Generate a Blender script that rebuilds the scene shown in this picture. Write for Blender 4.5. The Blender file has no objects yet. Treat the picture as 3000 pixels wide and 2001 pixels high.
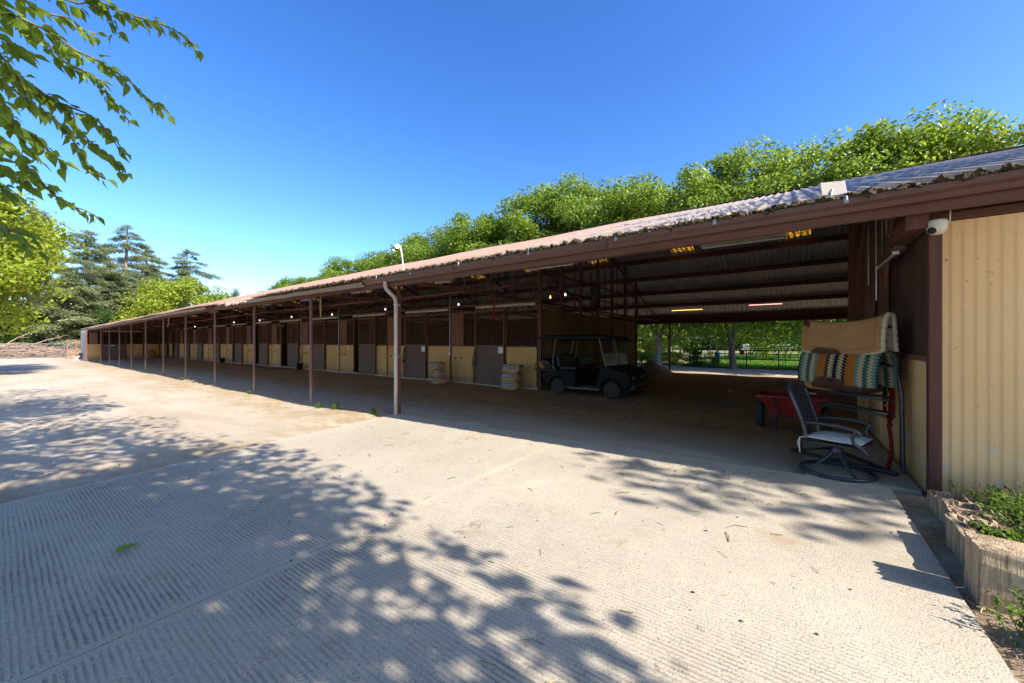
import bpy, bmesh, math, random
import numpy as np
from mathutils import Vector, Matrix, Euler

R = math.radians
random.seed(7)
rng = np.random.default_rng(11)
SC = bpy.context.scene
COL = SC.collection

# ------------------------------------------------------------------ camera
# world: +Y runs along the stable, +X runs across it, Z up; the concrete by the tack room corner is z = 0
cam_d = bpy.data.cameras.new('camera')
cam_d.sensor_width = 36.0
cam_d.lens = 1120.0 / 3000.0 * 36.0
cam_d.clip_start = 0.05
cam_d.clip_end = 3000.0
cam = bpy.data.objects.new('camera', cam_d)
cam.location = (0, 0, 1.356)
cam.rotation_euler = (R(90), 0, -R(53.616))
COL.objects.link(cam)
SC.camera = cam

# ------------------------------------------------------------------ sky, sun, exposure
SUN_EL, SUN_AZ = 38.0, 180.5          # azimuth: clockwise from +Y seen from above (sun stands behind, along the stable)
w = bpy.data.worlds.new('World')
SC.world = w
w.use_nodes = True
wn = w.node_tree
sky = wn.nodes.new('ShaderNodeTexSky')
sky.sky_type = 'NISHITA'
sky.sun_disc = False
sky.sun_elevation = R(SUN_EL)
sky.sun_rotation = R(SUN_AZ)
sky.altitude = 60
sky.air_density = 1.0
sky.dust_density = 1.0
sky.ozone_density = 3.0
bg = wn.nodes['Background']
bg.inputs['Strength'].default_value = 0.106
hs = wn.nodes.new('ShaderNodeHueSaturation')
hs.inputs['Saturation'].default_value = 1.27
hs.inputs['Hue'].default_value = 0.508
gm = wn.nodes.new('ShaderNodeGamma')
gm.inputs[1].default_value = 1.12
wn.links.new(sky.outputs[0], hs.inputs['Color'])
wn.links.new(hs.outputs[0], gm.inputs[0])
wn.links.new(gm.outputs[0], bg.inputs['Color'])
sun_d = bpy.data.lights.new('sun', 'SUN')
sun_d.energy = 4.0
sun_d.angle = R(0.45)
sun_d.color = (1.0, 0.925, 0.80)
sun = bpy.data.objects.new('sun', sun_d)
_az, _el = R(SUN_AZ), R(SUN_EL)
SUNV = Vector((math.sin(_az) * math.cos(_el), math.cos(_az) * math.cos(_el), math.sin(_el)))
sun.rotation_euler = (-SUNV).to_track_quat('-Z', 'Y').to_euler()
sun.location = (0, -20, 30)
COL.objects.link(sun)
vs = SC.view_settings
vs.view_transform = 'Standard'
vs.look = 'None'
vs.exposure = 1.4
vs.gamma = 1.0
vs.use_curve_mapping = False
SC.cycles.use_denoising = True
SC.cycles.max_bounces = 8
SC.cycles.diffuse_bounces = 4
SC.cycles.transmission_bounces = 6
SC.cycles.transparent_max_bounces = 8
SC.cycles.sample_clamp_indirect = 6.0

# ------------------------------------------------------------------ helpers
def smooth(a, b, x):
    t = min(1.0, max(0.0, (x - a) / (b - a)))
    return t * t * (3 - 2 * t)

def g(x, y):
    """height of the ground"""
    a = -0.017 * min(max(y + 0.8, 0), 7.4) - 0.10 * smooth(6.2, 10.5, y) - 0.06 * smooth(12, 45, y)
    k = min(max(y / 6.2, 0), 1) * (1 - 0.7 * smooth(7, 14, y))
    if x < 4.95:
        return a - 0.02 * min(4.95 - x, 6) * k
    if x < 9.6:
        return a + (-0.07 - a) * (x - 4.95) / 4.65
    if x < 24:
        return -0.07 - 0.43 * (x - 9.6) / 14.4
    return -0.5 - 0.05 * min((x - 24) / 8, 1)

def link(o, parent=None):
    COL.objects.link(o)
    if parent is not None:
        o.parent = parent
    return o

def tag(o, label=None, cat=None, group=None, kind=None):
    if label: o['label'] = label
    if cat: o['category'] = cat
    if group: o['group'] = group
    if kind: o['kind'] = kind
    return o

def empty(name, loc=(0, 0, 0), rz=0.0, label=None, cat=None, group=None):
    o = bpy.data.objects.new(name, None)
    o.empty_display_size = 0.1
    o.location = loc
    o.rotation_euler = (0, 0, rz)
    COL.objects.link(o)
    return tag(o, label, cat, group)

def copy_tree(o, parent=None):
    c = o.copy()
    COL.objects.link(c)
    if parent is not None:
        c.parent = parent
    for ch in list(o.children):
        copy_tree(ch, c)
    return c

def np_mesh(name, V, F, mats=(), smooth_=False, midx=None):
    me = bpy.data.meshes.new(name)
    V = np.asarray(V, dtype=np.float32)
    F = np.asarray(F, dtype=np.int32)
    n, k = F.shape
    me.vertices.add(len(V)); me.vertices.foreach_set('co', V.ravel())
    me.loops.add(n * k); me.loops.foreach_set('vertex_index', F.ravel())
    me.polygons.add(n)
    me.polygons.foreach_set('loop_start', np.arange(0, n * k, k, dtype=np.int32))
    if smooth_:
        me.polygons.foreach_set('use_smooth', np.ones(n, dtype=bool))
    if midx is not None:
        me.polygons.foreach_set('material_index', np.asarray(midx, dtype=np.int32))
    me.update(calc_edges=True)
    for m in mats:
        me.materials.append(m)
    return me

class MB:
    """collects simple shapes and links them as one mesh"""
    def __init__(self):
        self.v, self.f, self.m, self.s = [], [], [], []
    def add(self, vs_, fs, mi=0, sm=False):
        b = len(self.v)
        self.v += [tuple(p) for p in vs_]
        for f in fs:
            self.f.append(tuple(b + i for i in f)); self.m.append(mi); self.s.append(sm)
        return self
    def box(self, c, s, rot=None, mi=0, taper=1.0, jit=0.0):
        hx, hy, hz = s[0] / 2, s[1] / 2, s[2] / 2
        P = []
        for z in (-hz, hz):
            k = taper if z > 0 else 1.0
            for x, y in ((-hx, -hy), (hx, -hy), (hx, hy), (-hx, hy)):
                P.append(Vector((x * k, y * k, z)) + (Vector((random.uniform(-jit, jit), random.uniform(-jit, jit), random.uniform(-jit, jit))) if jit else Vector()))
        if rot is not None:
            M = Euler(rot).to_matrix() if not isinstance(rot, Matrix) else rot
            P = [M @ p for p in P]
        c = Vector(c)
        return self.add([p + c for p in P], [(3, 2, 1, 0), (4, 5, 6, 7), (0, 1, 5, 4), (1, 2, 6, 5), (2, 3, 7, 6), (3, 0, 4, 7)], mi)
    def span(self, x0, x1, y0, y1, z0, z1, mi=0):
        return self.box(((x0 + x1) / 2, (y0 + y1) / 2, (z0 + z1) / 2), (x1 - x0, y1 - y0, z1 - z0), mi=mi)
    def beam(self, p, q, w_, h_, up=(0, 0, 1), mi=0):
        p, q = Vector(p), Vector(q)
        d = (q - p).normalized()
        u = Vector(up)
        if abs(d.dot(u)) > 0.98: u = Vector((1, 0, 0))
        s = d.cross(u).normalized(); u = s.cross(d).normalized()
        P = []
        for e in (p, q):
            for a, b in ((-1, -1), (1, -1), (1, 1), (-1, 1)):
                P.append(e + s * (a * w_ / 2) + u * (b * h_ / 2))
        return self.add(P, [(0, 1, 2, 3), (7, 6, 5, 4), (0, 4, 5, 1), (1, 5, 6, 2), (2, 6, 7, 3), (3, 7, 4, 0)], mi)
    def tube(self, pts, r, n=8, mi=0, cap=True, closed=False, sm=True):
        pts = [Vector(p) for p in pts]
        N = len(pts)
        rr = list(r) if hasattr(r, '__len__') else [r] * N
        rings = []
        prev = None
        for i, p in enumerate(pts):
            if closed: d = pts[(i + 1) % N] - pts[i - 1]
            else: d = pts[min(i + 1, N - 1)] - pts[max(i - 1, 0)]
            if d.length < 1e-9: d = Vector((0, 0, 1))
            d.normalize()
            if prev is None:
                a = Vector((0, 0, 1)) if abs(d.z) < 0.9 else Vector((1, 0, 0))
                s = d.cross(a).normalized()
            else:
                s = (prev - d * prev.dot(d))
                s = s.normalized() if s.length > 1e-6 else d.orthogonal().normalized()
            prev = s
            u = d.cross(s)
            rings.append([p + (s * math.cos(2 * math.pi * k / n) + u * math.sin(2 * math.pi * k / n)) * rr[i] for k in range(n)])
        V = [v for r_ in rings for v in r_]
        Fs = []
        M = N if closed else N - 1
        for i in range(M):
            a, b = i * n, ((i + 1) % N) * n
            for k in range(n):
                Fs.append((a + k, a + (k + 1) % n, b + (k + 1) % n, b + k))
        self.add(V, Fs, mi, sm)
        if cap and not closed:
            self.add(rings[0], [tuple(reversed(range(n)))], mi)
            self.add(rings[-1], [tuple(range(n))], mi)
        return self
    def lathe(self, prof, c=(0, 0, 0), axis='z', n=16, mi=0, sm=True):
        V, Fs = [], []
        for (r, h) in prof:
            for k in range(n):
                a = 2 * math.pi * k / n
                q = (r * math.cos(a), r * math.sin(a), h)
                if axis == 'x': q = (q[2], q[0], q[1])
                if axis == 'y': q = (q[1], q[2], q[0])
                V.append((q[0] + c[0], q[1] + c[1], q[2] + c[2]))
        for i in range(len(prof) - 1):
            for k in range(n):
                Fs.append((i * n + k, i * n + (k + 1) % n, (i + 1) * n + (k + 1) % n, (i + 1) * n + k))
        Fs.append(tuple(reversed(range(n)))); Fs.append(tuple(range((len(prof) - 1) * n, len(prof) * n)))
        return self.add(V, Fs, mi, sm)
    def prism(self, poly, a0, a1, axis='y', mi=0, sm=False):
        """extrude a 2-D outline; axis x: poly=(y,z), y: (x,z), z: (x,y)"""
        def q(p, a):
            return (a, p[0], p[1]) if axis == 'x' else ((p[0], a, p[1]) if axis == 'y' else (p[0], p[1], a))
        n = len(poly)
        V = [q(p, a0) for p in poly] + [q(p, a1) for p in poly]
        Fs = [tuple(reversed(range(n))), tuple(range(n, 2 * n))] + [(k, (k + 1) % n, n + (k + 1) % n, n + k) for k in range(n)]
        return self.add(V, Fs, mi, sm)
    def grid(self, fn, nu, nv, mi=0, sm=True):
        V = [fn(i / nu, j / nv) for j in range(nv + 1) for i in range(nu + 1)]
        Fs = [(j * (nu + 1) + i, j * (nu + 1) + i + 1, (j + 1) * (nu + 1) + i + 1, (j + 1) * (nu + 1) + i) for j in range(nv) for i in range(nu)]
        return self.add(V, Fs, mi, sm)
    def mesh(self, name, *mats):
        me = bpy.data.meshes.new(name)
        me.from_pydata(self.v, [], self.f)
        me.polygons.foreach_set('material_index', self.m)
        me.polygons.foreach_set('use_smooth', self.s)
        me.update()
        for m in mats: me.materials.append(m)
        return me
    def build(self, name, mat, parent=None, bevel=0.0, loc=None, fix=True, subd=0):
        mats = mat if isinstance(mat, (list, tuple)) else [mat]
        me = self.mesh(name, *mats)
        if fix:
            bm = bmesh.new(); bm.from_mesh(me)
            bmesh.ops.recalc_face_normals(bm, faces=bm.faces)
            bm.to_mesh(me); bm.free()
        o = bpy.data.objects.new(name, me)
        if loc is not None: o.location = loc
        link(o, parent)
        if bevel > 0:
            b = o.modifiers.new('bevel', 'BEVEL'); b.width = bevel; b.segments = 2; b.limit_method = 'ANGLE'
        if subd:
            b = o.modifiers.new('sub', 'SUBSURF'); b.levels = subd; b.render_levels = subd
        return o

def obj(name, me, parent=None, loc=(0, 0, 0), rot=(0, 0, 0), sc=(1, 1, 1)):
    o = bpy.data.objects.new(name, me)
    o.location = loc; o.rotation_euler = rot; o.scale = sc
    return link(o, parent)

# ------------------------------------------------------------------ materials
class N:
    def __init__(self, name):
        self.m = bpy.data.materials.new(name); self.m.use_nodes = True
        self.t = self.m.node_tree; self.b = self.t.nodes['Principled BSDF']
        self.out = self.t.nodes['Material Output']
    def n(self, typ, **kw):
        x = self.t.nodes.new(typ)
        for k, v_ in kw.items(): setattr(x, k, v_)
        return x
    def l(self, a, b): self.t.links.new(a, b)
    def pos(self, scale=(1, 1, 1), src='world'):
        if src == 'world': o = self.n('ShaderNodeNewGeometry').outputs['Position']
        else: o = self.n('ShaderNodeTexCoord').outputs['Object']
        if scale != (1, 1, 1):
            v_ = self.n('ShaderNodeVectorMath', operation='MULTIPLY'); self.l(o, v_.inputs[0]); v_.inputs[1].default_value = scale
            o = v_.outputs[0]
        return o
    def noise(self, vec, scale=5, detail=4, rough=0.6, dist=0.0):
        x = self.n('ShaderNodeTexNoise'); x.inputs['Scale'].default_value = scale; x.inputs['Detail'].default_value = detail
        x.inputs['Roughness'].default_value = rough; x.inputs['Distortion'].default_value = dist
        self.l(vec, x.inputs['Vector']); return x.outputs['Fac']
    def ramp(self, fac, stops, interp='LINEAR'):
        x = self.n('ShaderNodeValToRGB'); x.color_ramp.interpolation = interp
        e = x.color_ramp.elements
        while len(e) < len(stops): e.new(0.5)
        for k, (p, c) in enumerate(stops):
            e[k].position = p; e[k].color = c if len(c) == 4 else (*c, 1)
        self.l(fac, x.inputs['Fac']); return x.outputs['Color']
    def mr(self, v_, a, b, c=0.0, d=1.0):
        x = self.n('ShaderNodeMapRange'); x.interpolation_type = 'SMOOTHSTEP'
        self.l(v_, x.inputs['Value'])
        for k, q in zip(('From Min', 'From Max', 'To Min', 'To Max'), (a, b, c, d)): x.inputs[k].default_value = q
        return x.outputs[0]
    def math(self, op, a, b=0.0, c=None):
        x = self.n('ShaderNodeMath', operation=op)
        for k, q in enumerate((a, b, c)):
            if q is None: continue
            if isinstance(q, (int, float)): x.inputs[k].default_value = q
            else: self.l(q, x.inputs[k])
        return x.outputs[0]
    def mix(self, fac, a, b, blend='MIX'):
        x = self.n('ShaderNodeMix', data_type='RGBA', blend_type=blend)
        for s_, q in ((x.inputs[0], fac), (x.inputs[6], a), (x.inputs[7], b)):
            if isinstance(q, (int, float)): s_.default_value = q
            elif isinstance(q, tuple): s_.default_value = q if len(q) == 4 else (*q, 1)
            else: self.l(q, s_)
        return x.outputs[2]
    def sep(self, vec):
        x = self.n('ShaderNodeSeparateXYZ'); self.l(vec, x.inputs[0]); return x.outputs
    def bump(self, h, strength=0.3, dist=0.02):
        x = self.n('ShaderNodeBump'); x.inputs['Strength'].default_value = strength; x.inputs['Distance'].default_value = dist
        self.l(h, x.inputs['Height']); self.l(x.outputs[0], self.b.inputs['Normal']); return x
    def set(self, col=None, rough=None, metal=None, spec=None):
        for nm, q in (('Base Color', col), ('Roughness', rough), ('Metallic', metal), ('Specular IOR Level', spec)):
            if q is None: continue
            if isinstance(q, tuple): self.b.inputs[nm].default_value = q if len(q) == 4 else (*q, 1)
            elif isinstance(q, (int, float)): self.b.inputs[nm].default_value = q
            else: self.l(q, self.b.inputs[nm])
        return self.m

def simple(name, c, c2=None, rough=0.75, metal=0.0, scale=6.0, stretch=(1, 1, 1), bump=0.15, bdist=0.004, fine=40.0, src='world', spec=0.3, contrast=(0.35, 0.65)):
    """a weathered surface: two colours mixed by noise, with fine grain"""
    k = N(name)
    p = k.pos(stretch, src)
    c2 = c2 or tuple(q * 0.7 for q in c)
    n1 = k.noise(p, scale, 5, 0.62)
    n2 = k.noise(p, fine, 3, 0.6)
    f = k.math('ADD', k.math('MULTIPLY', n1, 0.7), k.math('MULTIPLY', n2, 0.3))
    col = k.ramp(f, [(contrast[0], c2), (contrast[1], c)])
    k.set(col, rough, metal, spec)
    if bump: k.bump(n2, bump, bdist)
    return k.m

def leafmat(name, c1, c2, trans, rough=0.45, nscale=1.6, src='world'):
    k = N(name)
    p = k.pos((1, 1, 1), src)
    n1 = k.noise(p, nscale, 2, 0.5); n2 = k.noise(p, nscale * 9, 2, 0.5)
    f = k.math('ADD', k.math('MULTIPLY', n1, 0.55), k.math('MULTIPLY', n2, 0.45))
    col = k.ramp(f, [(0.36, c1), (0.64, c2)])
    k.set(col, rough, 0, 0.35)
    tr = k.n('ShaderNodeBsdfTranslucent')
    tcol = k.mix(0.5, col, trans)
    k.l(tcol, tr.inputs['Color'])
    ms = k.n('ShaderNodeMixShader'); ms.inputs[0].default_value = 0.42
    k.l(k.b.outputs[0], ms.inputs[1]); k.l(tr.outputs[0], ms.inputs[2]); k.l(ms.outputs[0], k.out.inputs['Surface'])
    return k.m

M = {}
M['steel'] = simple('rust_brown_steel', (0.21, 0.088, 0.055), (0.12, 0.056, 0.04), 0.6, 0.1, 5, (1, 1, 0.3), 0.2)
M['post'] = None
k = N('dusty_post_paint')     # mauve brown pipe paint with mud dried on the lower part
p = k.pos(); z = k.sep(p)[2]
n1 = k.noise(p, 9, 4)
paint = k.ramp(n1, [(0.3, (0.13, 0.065, 0.06)), (0.7, (0.20, 0.11, 0.105))])
mud = k.mr(k.math('ADD', z, k.math('MULTIPLY', n1, 0.5)), 0.15, 0.75, 1.0, 0.0)
k.set(k.mix(mud, paint, (0.33, 0.25, 0.17)), 0.6, 0.0, 0.3); M['post'] = k.m
M['beam'] = simple('brown_painted_wood', (0.18, 0.08, 0.06), (0.10, 0.047, 0.037), 0.7, 0, 3, (4, 0.4, 4), 0.3)
M['cornerpost'] = simple('red_brown_post_wood', (0.16, 0.062, 0.04), (0.075, 0.036, 0.028), 0.75, 0, 5, (5, 5, 0.5), 0.35, 0.006)
M['darkboard'] = simple('dark_brown_boards', (0.12, 0.066, 0.048), (0.06, 0.036, 0.028), 0.8, 0, 3, (4, 4, 0.35), 0.3, contrast=(0.3, 0.8))
M['gutter'] = simple('brown_gutter_metal', (0.12, 0.055, 0.05), (0.085, 0.042, 0.036), 0.38, 0.0, 4, (2, 0.4, 2), 0.05, spec=0.5)
M['fascia'] = simple('worn_brown_fascia', (0.17, 0.085, 0.062), (0.10, 0.048, 0.036), 0.7, 0, 3, (6, 0.5, 8), 0.25, contrast=(0.3, 0.7))
M['downspout'] = simple('worn_grey_downspout', (0.56, 0.49, 0.47), (0.38, 0.29, 0.265), 0.55, 0, 5, (5, 5, 0.7), 0.15, contrast=(0.3, 0.66))
M['eavewood'] = simple('grey_tan_eave_board', (0.40, 0.30, 0.22), (0.24, 0.17, 0.125), 0.8, 0, 3, (6, 0.5, 8), 0.25, contrast=(0.3, 0.7))
M['galv'] = simple('galvanised_metal', (0.55, 0.55, 0.54), (0.36, 0.36, 0.36), 0.35, 0.75, 8, (1, 1, 1), 0.05)
M['whiterail'] = simple('cream_door_rail', (0.62, 0.58, 0.50), (0.42, 0.37, 0.30), 0.5, 0, 4, (1, 0.6, 1), 0.05)
M['door'] = simple('brown_door_panel', (0.17, 0.105, 0.085), (0.125, 0.077, 0.062), 0.7, 0, 2.5, (1, 1, 0.7), 0.15)
M['board'] = simple('red_brown_plywood', (0.225, 0.105, 0.066), (0.15, 0.07, 0.045), 0.75, 0, 2.5, (1, 1, 0.3), 0.15)
M['stallwood'] = simple('dark_stall_timber', (0.14, 0.10, 0.075), (0.075, 0.055, 0.045), 0.85, 0, 3, (1, 1, 4), 0.2)
M['tan_old'] = simple('tan_wood_siding', (0.66, 0.385, 0.14), (0.54, 0.31, 0.105), 0.7, 0, 1.6, (1, 1, 0.35), 0.15, fine=60)
M['tandark'] = simple('shaded_tan_plywood', (0.27, 0.165, 0.075), (0.18, 0.11, 0.05), 0.8, 0, 1.8, (1, 1, 0.4), 0.15)  # stall tan darkened in the colour so the end wall looks shaded
M['dirtywhite'] = simple('dusty_white_plastic', (0.72, 0.70, 0.66), (0.55, 0.52, 0.48), 0.45, 0, 6, bump=0.03)
M['cream'] = simple('cream_camera_plastic', (0.72, 0.66, 0.56), (0.62, 0.55, 0.45), 0.35, 0, 9, bump=0.0, spec=0.5)
M['paper'] = simple('white_paper_sign', (0.78, 0.77, 0.74), (0.62, 0.61, 0.58), 0.7, 0, 60, bump=0.0)
M['black'] = simple('black_plastic', (0.022, 0.022, 0.024), (0.014, 0.014, 0.015), 0.5, 0, 6, bump=0.05)
M['rubber'] = simple('dusty_rubber', (0.06, 0.052, 0.043), (0.02, 0.019, 0.018), 0.85, 0, 12, bump=0.3)
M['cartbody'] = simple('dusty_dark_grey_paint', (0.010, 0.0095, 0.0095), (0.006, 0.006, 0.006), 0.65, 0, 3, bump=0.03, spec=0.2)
M['cartseat'] = simple('black_vinyl', (0.025, 0.025, 0.03), (0.015, 0.015, 0.02), 0.45, 0, 6, bump=0.1)
M['chrome'] = simple('scuffed_metal', (0.16, 0.16, 0.16), (0.08, 0.08, 0.08), 0.4, 0.5, 9, bump=0.03)
M['orange'] = simple('orange_jacket_cloth', (0.62, 0.22, 0.05), (0.42, 0.13, 0.03), 0.9, 0, 12, bump=0.2)
M['red'] = simple('faded_red_paint', (0.34, 0.03, 0.028), (0.21, 0.02, 0.02), 0.5, 0, 4, bump=0.05)
M['redrope'] = simple('red_rope', (0.36, 0.02, 0.03), (0.12, 0.012, 0.015), 0.9, 0, 50, bump=0.3)
M['darkrope'] = simple('dark_nylon_halter', (0.03, 0.03, 0.034), (0.018, 0.018, 0.02), 0.8, 0, 40, bump=0.2)
M['brass'] = simple('brass_clip', (0.65, 0.42, 0.12), (0.45, 0.28, 0.08), 0.3, 0.9, 20, bump=0.0)
M['chairmetal'] = simple('cast_bronze_chair_metal', (0.085, 0.085, 0.10), (0.05, 0.05, 0.06), 0.38, 0.5, 14, bump=0.15, spec=0.5)
M['cushion'] = simple('pale_seat_cushion', (0.62, 0.62, 0.62), (0.50, 0.49, 0.47), 0.9, 0, 10, bump=0.2, fine=150)
M['felt'] = simple('tan_felt', (0.40, 0.225, 0.095), (0.32, 0.175, 0.07), 0.95, 0, 7, bump=0.35, fine=180)
M['fleece'] = simple('cream_fleece', (0.66, 0.56, 0.42), (0.45, 0.36, 0.25), 1.0, 0, 30, bump=0.6, bdist=0.01, fine=120)
M['leather'] = simple('dark_brown_leather', (0.10, 0.04, 0.025), (0.05, 0.022, 0.015), 0.5, 0, 10, bump=0.15)
M['bag'] = simple('brown_paper_bale_wrap', (0.50, 0.31, 0.155), (0.36, 0.215, 0.10), 0.55, 0, 9, bump=0.35, bdist=0.012, fine=22)
M['bluelabel'] = simple('blue_label_print', (0.035, 0.10, 0.26), (0.03, 0.08, 0.2), 0.45, 0, 10, bump=0.0)
M['whiteprint'] = simple('white_print', (0.7, 0.72, 0.74), (0.6, 0.62, 0.65), 0.5, 0, 20, bump=0.0)
M['bark'] = simple('grey_tree_bark', (0.25, 0.20, 0.155), (0.13, 0.10, 0.08), 0.9, 0, 5, (3, 3, 0.6), 0.6, 0.02)
M['palebark'] = simple('pale_tree_bark', (0.36, 0.33, 0.30), (0.22, 0.20, 0.18), 0.9, 0, 3, (2, 2, 1), 0.4, 0.02)
M['deadwood'] = simple('dry_dead_branches', (0.46, 0.33, 0.23), (0.28, 0.19, 0.13), 0.9, 0, 8, bump=0.3)
M['cedarbark'] = simple('cedar_bark', (0.30, 0.245, 0.20), (0.17, 0.135, 0.11), 0.9, 0, 3, (3, 3, 0.5), 0.5, 0.03)
M['timber'] = simple('weathered_tie_timber', (0.60, 0.46, 0.31), (0.20, 0.14, 0.09), 0.9, 0, 4, (7, 7, 0.5), 0.9, 0.02, fine=24, contrast=(0.38, 0.56))
M['soil'] = simple('planter_soil', (0.17, 0.12, 0.085), (0.08, 0.055, 0.04), 0.95, 0, 12, bump=0.7, bdist=0.02)
M['pipe'] = simple('dark_pipe_fence_paint', (0.05, 0.035, 0.03), (0.03, 0.022, 0.02), 0.6, 0, 8, bump=0.05)
M['greypipe'] = simple('grey_pipe_panel', (0.16, 0.165, 0.19), (0.10, 0.10, 0.12), 0.5, 0.3, 8, bump=0.05)
M['tarp'] = simple('grey_canvas_cover', (0.30, 0.27, 0.24), (0.19, 0.165, 0.145), 0.9, 0, 4, bump=0.3)
M['whitepaint'] = simple('white_paint', (0.78, 0.78, 0.76), (0.62, 0.62, 0.60), 0.6, 0, 4, bump=0.05)
M['shelterroof'] = simple('pale_metal_roof', (0.55, 0.57, 0.6), (0.45, 0.47, 0.5), 0.5, 0.2, 2, bump=0.0)
M['redstain'] = simple('red_stained_rail', (0.30, 0.15, 0.10), (0.2, 0.10, 0.07), 0.8, 0, 3, bump=0.1)
M['bluepl'] = simple('blue_plastic_bucket', (0.02, 0.13, 0.5), (0.015, 0.1, 0.4), 0.4, 0, 5, bump=0.0)
M['redpl'] = simple('red_plastic_bucket', (0.55, 0.03, 0.03), (0.45, 0.025, 0.025), 0.4, 0, 5, bump=0.0)
M['endwall'] = simple('pale_grey_end_siding', (0.44, 0.41, 0.40), (0.34, 0.31, 0.30), 0.7, 0, 2, (1, 1, 0.3), 0.1)
M['moss'] = simple('gutter_dirt_and_moss', (0.12, 0.09, 0.05), (0.03, 0.025, 0.02), 1.0, 0, 14, bump=0.8, bdist=0.02, contrast=(0.4, 0.65))
M['hay'] = simple('dry_grass_stems', (0.50, 0.40, 0.22), (0.34, 0.27, 0.14), 0.9, 0, 30, bump=0)
M['greenstem'] = simple('green_stems', (0.14, 0.22, 0.05), (0.09, 0.14, 0.03), 0.8, 0, 30, bump=0)

M['leafA'] = leafmat('mulberry_leaf', (0.085, 0.165, 0.022), (0.24, 0.34, 0.04), (0.6, 0.74, 0.06), 0.4, 2.2)
M['leafB'] = leafmat('tall_tree_leaf', (0.085, 0.165, 0.018), (0.22, 0.31, 0.038), (0.52, 0.66, 0.05), 0.36, 0.7)
M['leafC'] = leafmat('bright_tree_leaf', (0.16, 0.235, 0.02), (0.30, 0.36, 0.035), (0.66, 0.70, 0.06), 0.45, 1.0)
M['leafD'] = leafmat('shrub_leaf', (0.025, 0.06, 0.012), (0.06, 0.115, 0.02), (0.2, 0.32, 0.05), 0.5, 2.0)
M['needle'] = leafmat('cedar_needle', (0.17, 0.215, 0.10), (0.31, 0.34, 0.18), (0.36, 0.42, 0.18), 0.6, 0.6)
M['weed'] = leafmat('weed_leaf', (0.05, 0.11, 0.015), (0.12, 0.2, 0.03), (0.35, 0.5, 0.06), 0.5, 8)
M['grass'] = leafmat('lawn_grass', (0.06, 0.16, 0.015), (0.13, 0.26, 0.03), (0.3, 0.5, 0.05), 0.6, 2.0)
M['dryfoliage'] = simple('dry_brown_foliage', (0.33, 0.25, 0.15), (0.2, 0.15, 0.09), 0.9, 0, 3, bump=0)

def emis(name, c, s):
    k = N(name); k.set(c, 0.4)
    k.b.inputs['Emission Color'].default_value = (*c, 1); k.b.inputs['Emission Strength'].default_value = s
    return k.m
M['bulb'] = emis('lit_white_bulb', (1.0, 0.96, 0.9), 2.5)
M['bulbwarm'] = emis('lit_amber_bulb', (1.0, 0.45, 0.12), 2.0)
M['flood'] = emis('lit_floodlight_face', (1.0, 0.98, 0.95), 12.0)
M['tubewarm'] = emis('amber_tube_caught_light', (1.0, 0.62, 0.16), 0.9)  # weak emission of both tubes stands for light they catch
M['tubepink'] = emis('pink_tube_caught_light', (1.0, 0.42, 0.36), 0.9)

# --- corrugated roof paint: faded salmon brown far along, grey with yellow lichen near the front, reflected sky and tree shade painted into the grey
k = N('faded_roof_paint')
p = k.pos(); x_, y_, z_ = k.sep(p)
big = k.noise(p, 0.35, 3); mid = k.noise(k.pos((0.25, 2.0, 1)), 3.0, 5, 0.65); fine = k.noise(p, 30, 3)
paint = k.ramp(mid, [(0.3, (0.285, 0.165, 0.125)), (0.7, (0.40, 0.25, 0.195))])
bare = k.ramp(mid, [(0.3, (0.20, 0.165, 0.15)), (0.7, (0.31, 0.26, 0.235))])  # near grey, with sky reflection and tree shade in its colour
fac = k.mr(k.math('ADD', y_, k.math('MULTIPLY', big, 6.0)), 4.5, 9.0, 1.0, 0.0)
c_ = k.mix(fac, paint, bare)
lich = k.math('MULTIPLY', k.mr(k.noise(k.pos((0.35, 1, 1)), 5.0, 5, 0.7), 0.53, 0.66), k.mr(y_, 1.0, 12.0, 0.75, 0.12))
c_ = k.mix(lich, c_, (0.46, 0.36, 0.12))
c_ = k.mix(k.mr(fine, 0.55, 0.8, 0, 0.25), c_, (0.12, 0.09, 0.08))
k.set(c_, 0.55, 0.0, 0.4); k.bump(fine, 0.08, 0.003); M['rooftop'] = k.m
M['roofunder'] = simple('galvanised_roof_underside', (0.64, 0.64, 0.67), (0.52, 0.515, 0.535), 0.6, 0.0, 3, (0.5, 3, 1), 0.05)
k = N('amber_fibreglass_skylight')
p = k.pos(); n1 = k.noise(p, 14, 4, 0.7)
c_ = k.ramp(n1, [(0.38, (0.05, 0.03, 0.01)), (0.6, (0.75, 0.52, 0.16))])
k.set(c_, 0.6)
tr = k.n('ShaderNodeBsdfTranslucent'); k.l(c_, tr.inputs['Color'])
ms = k.n('ShaderNodeMixShader'); ms.inputs[0].default_value = 0.85
k.l(k.b.outputs[0], ms.inputs[1]); k.l(tr.outputs[0], ms.inputs[2]); k.l(ms.outputs[0], k.out.inputs['Surface']); M['skylight'] = k.m

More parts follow.
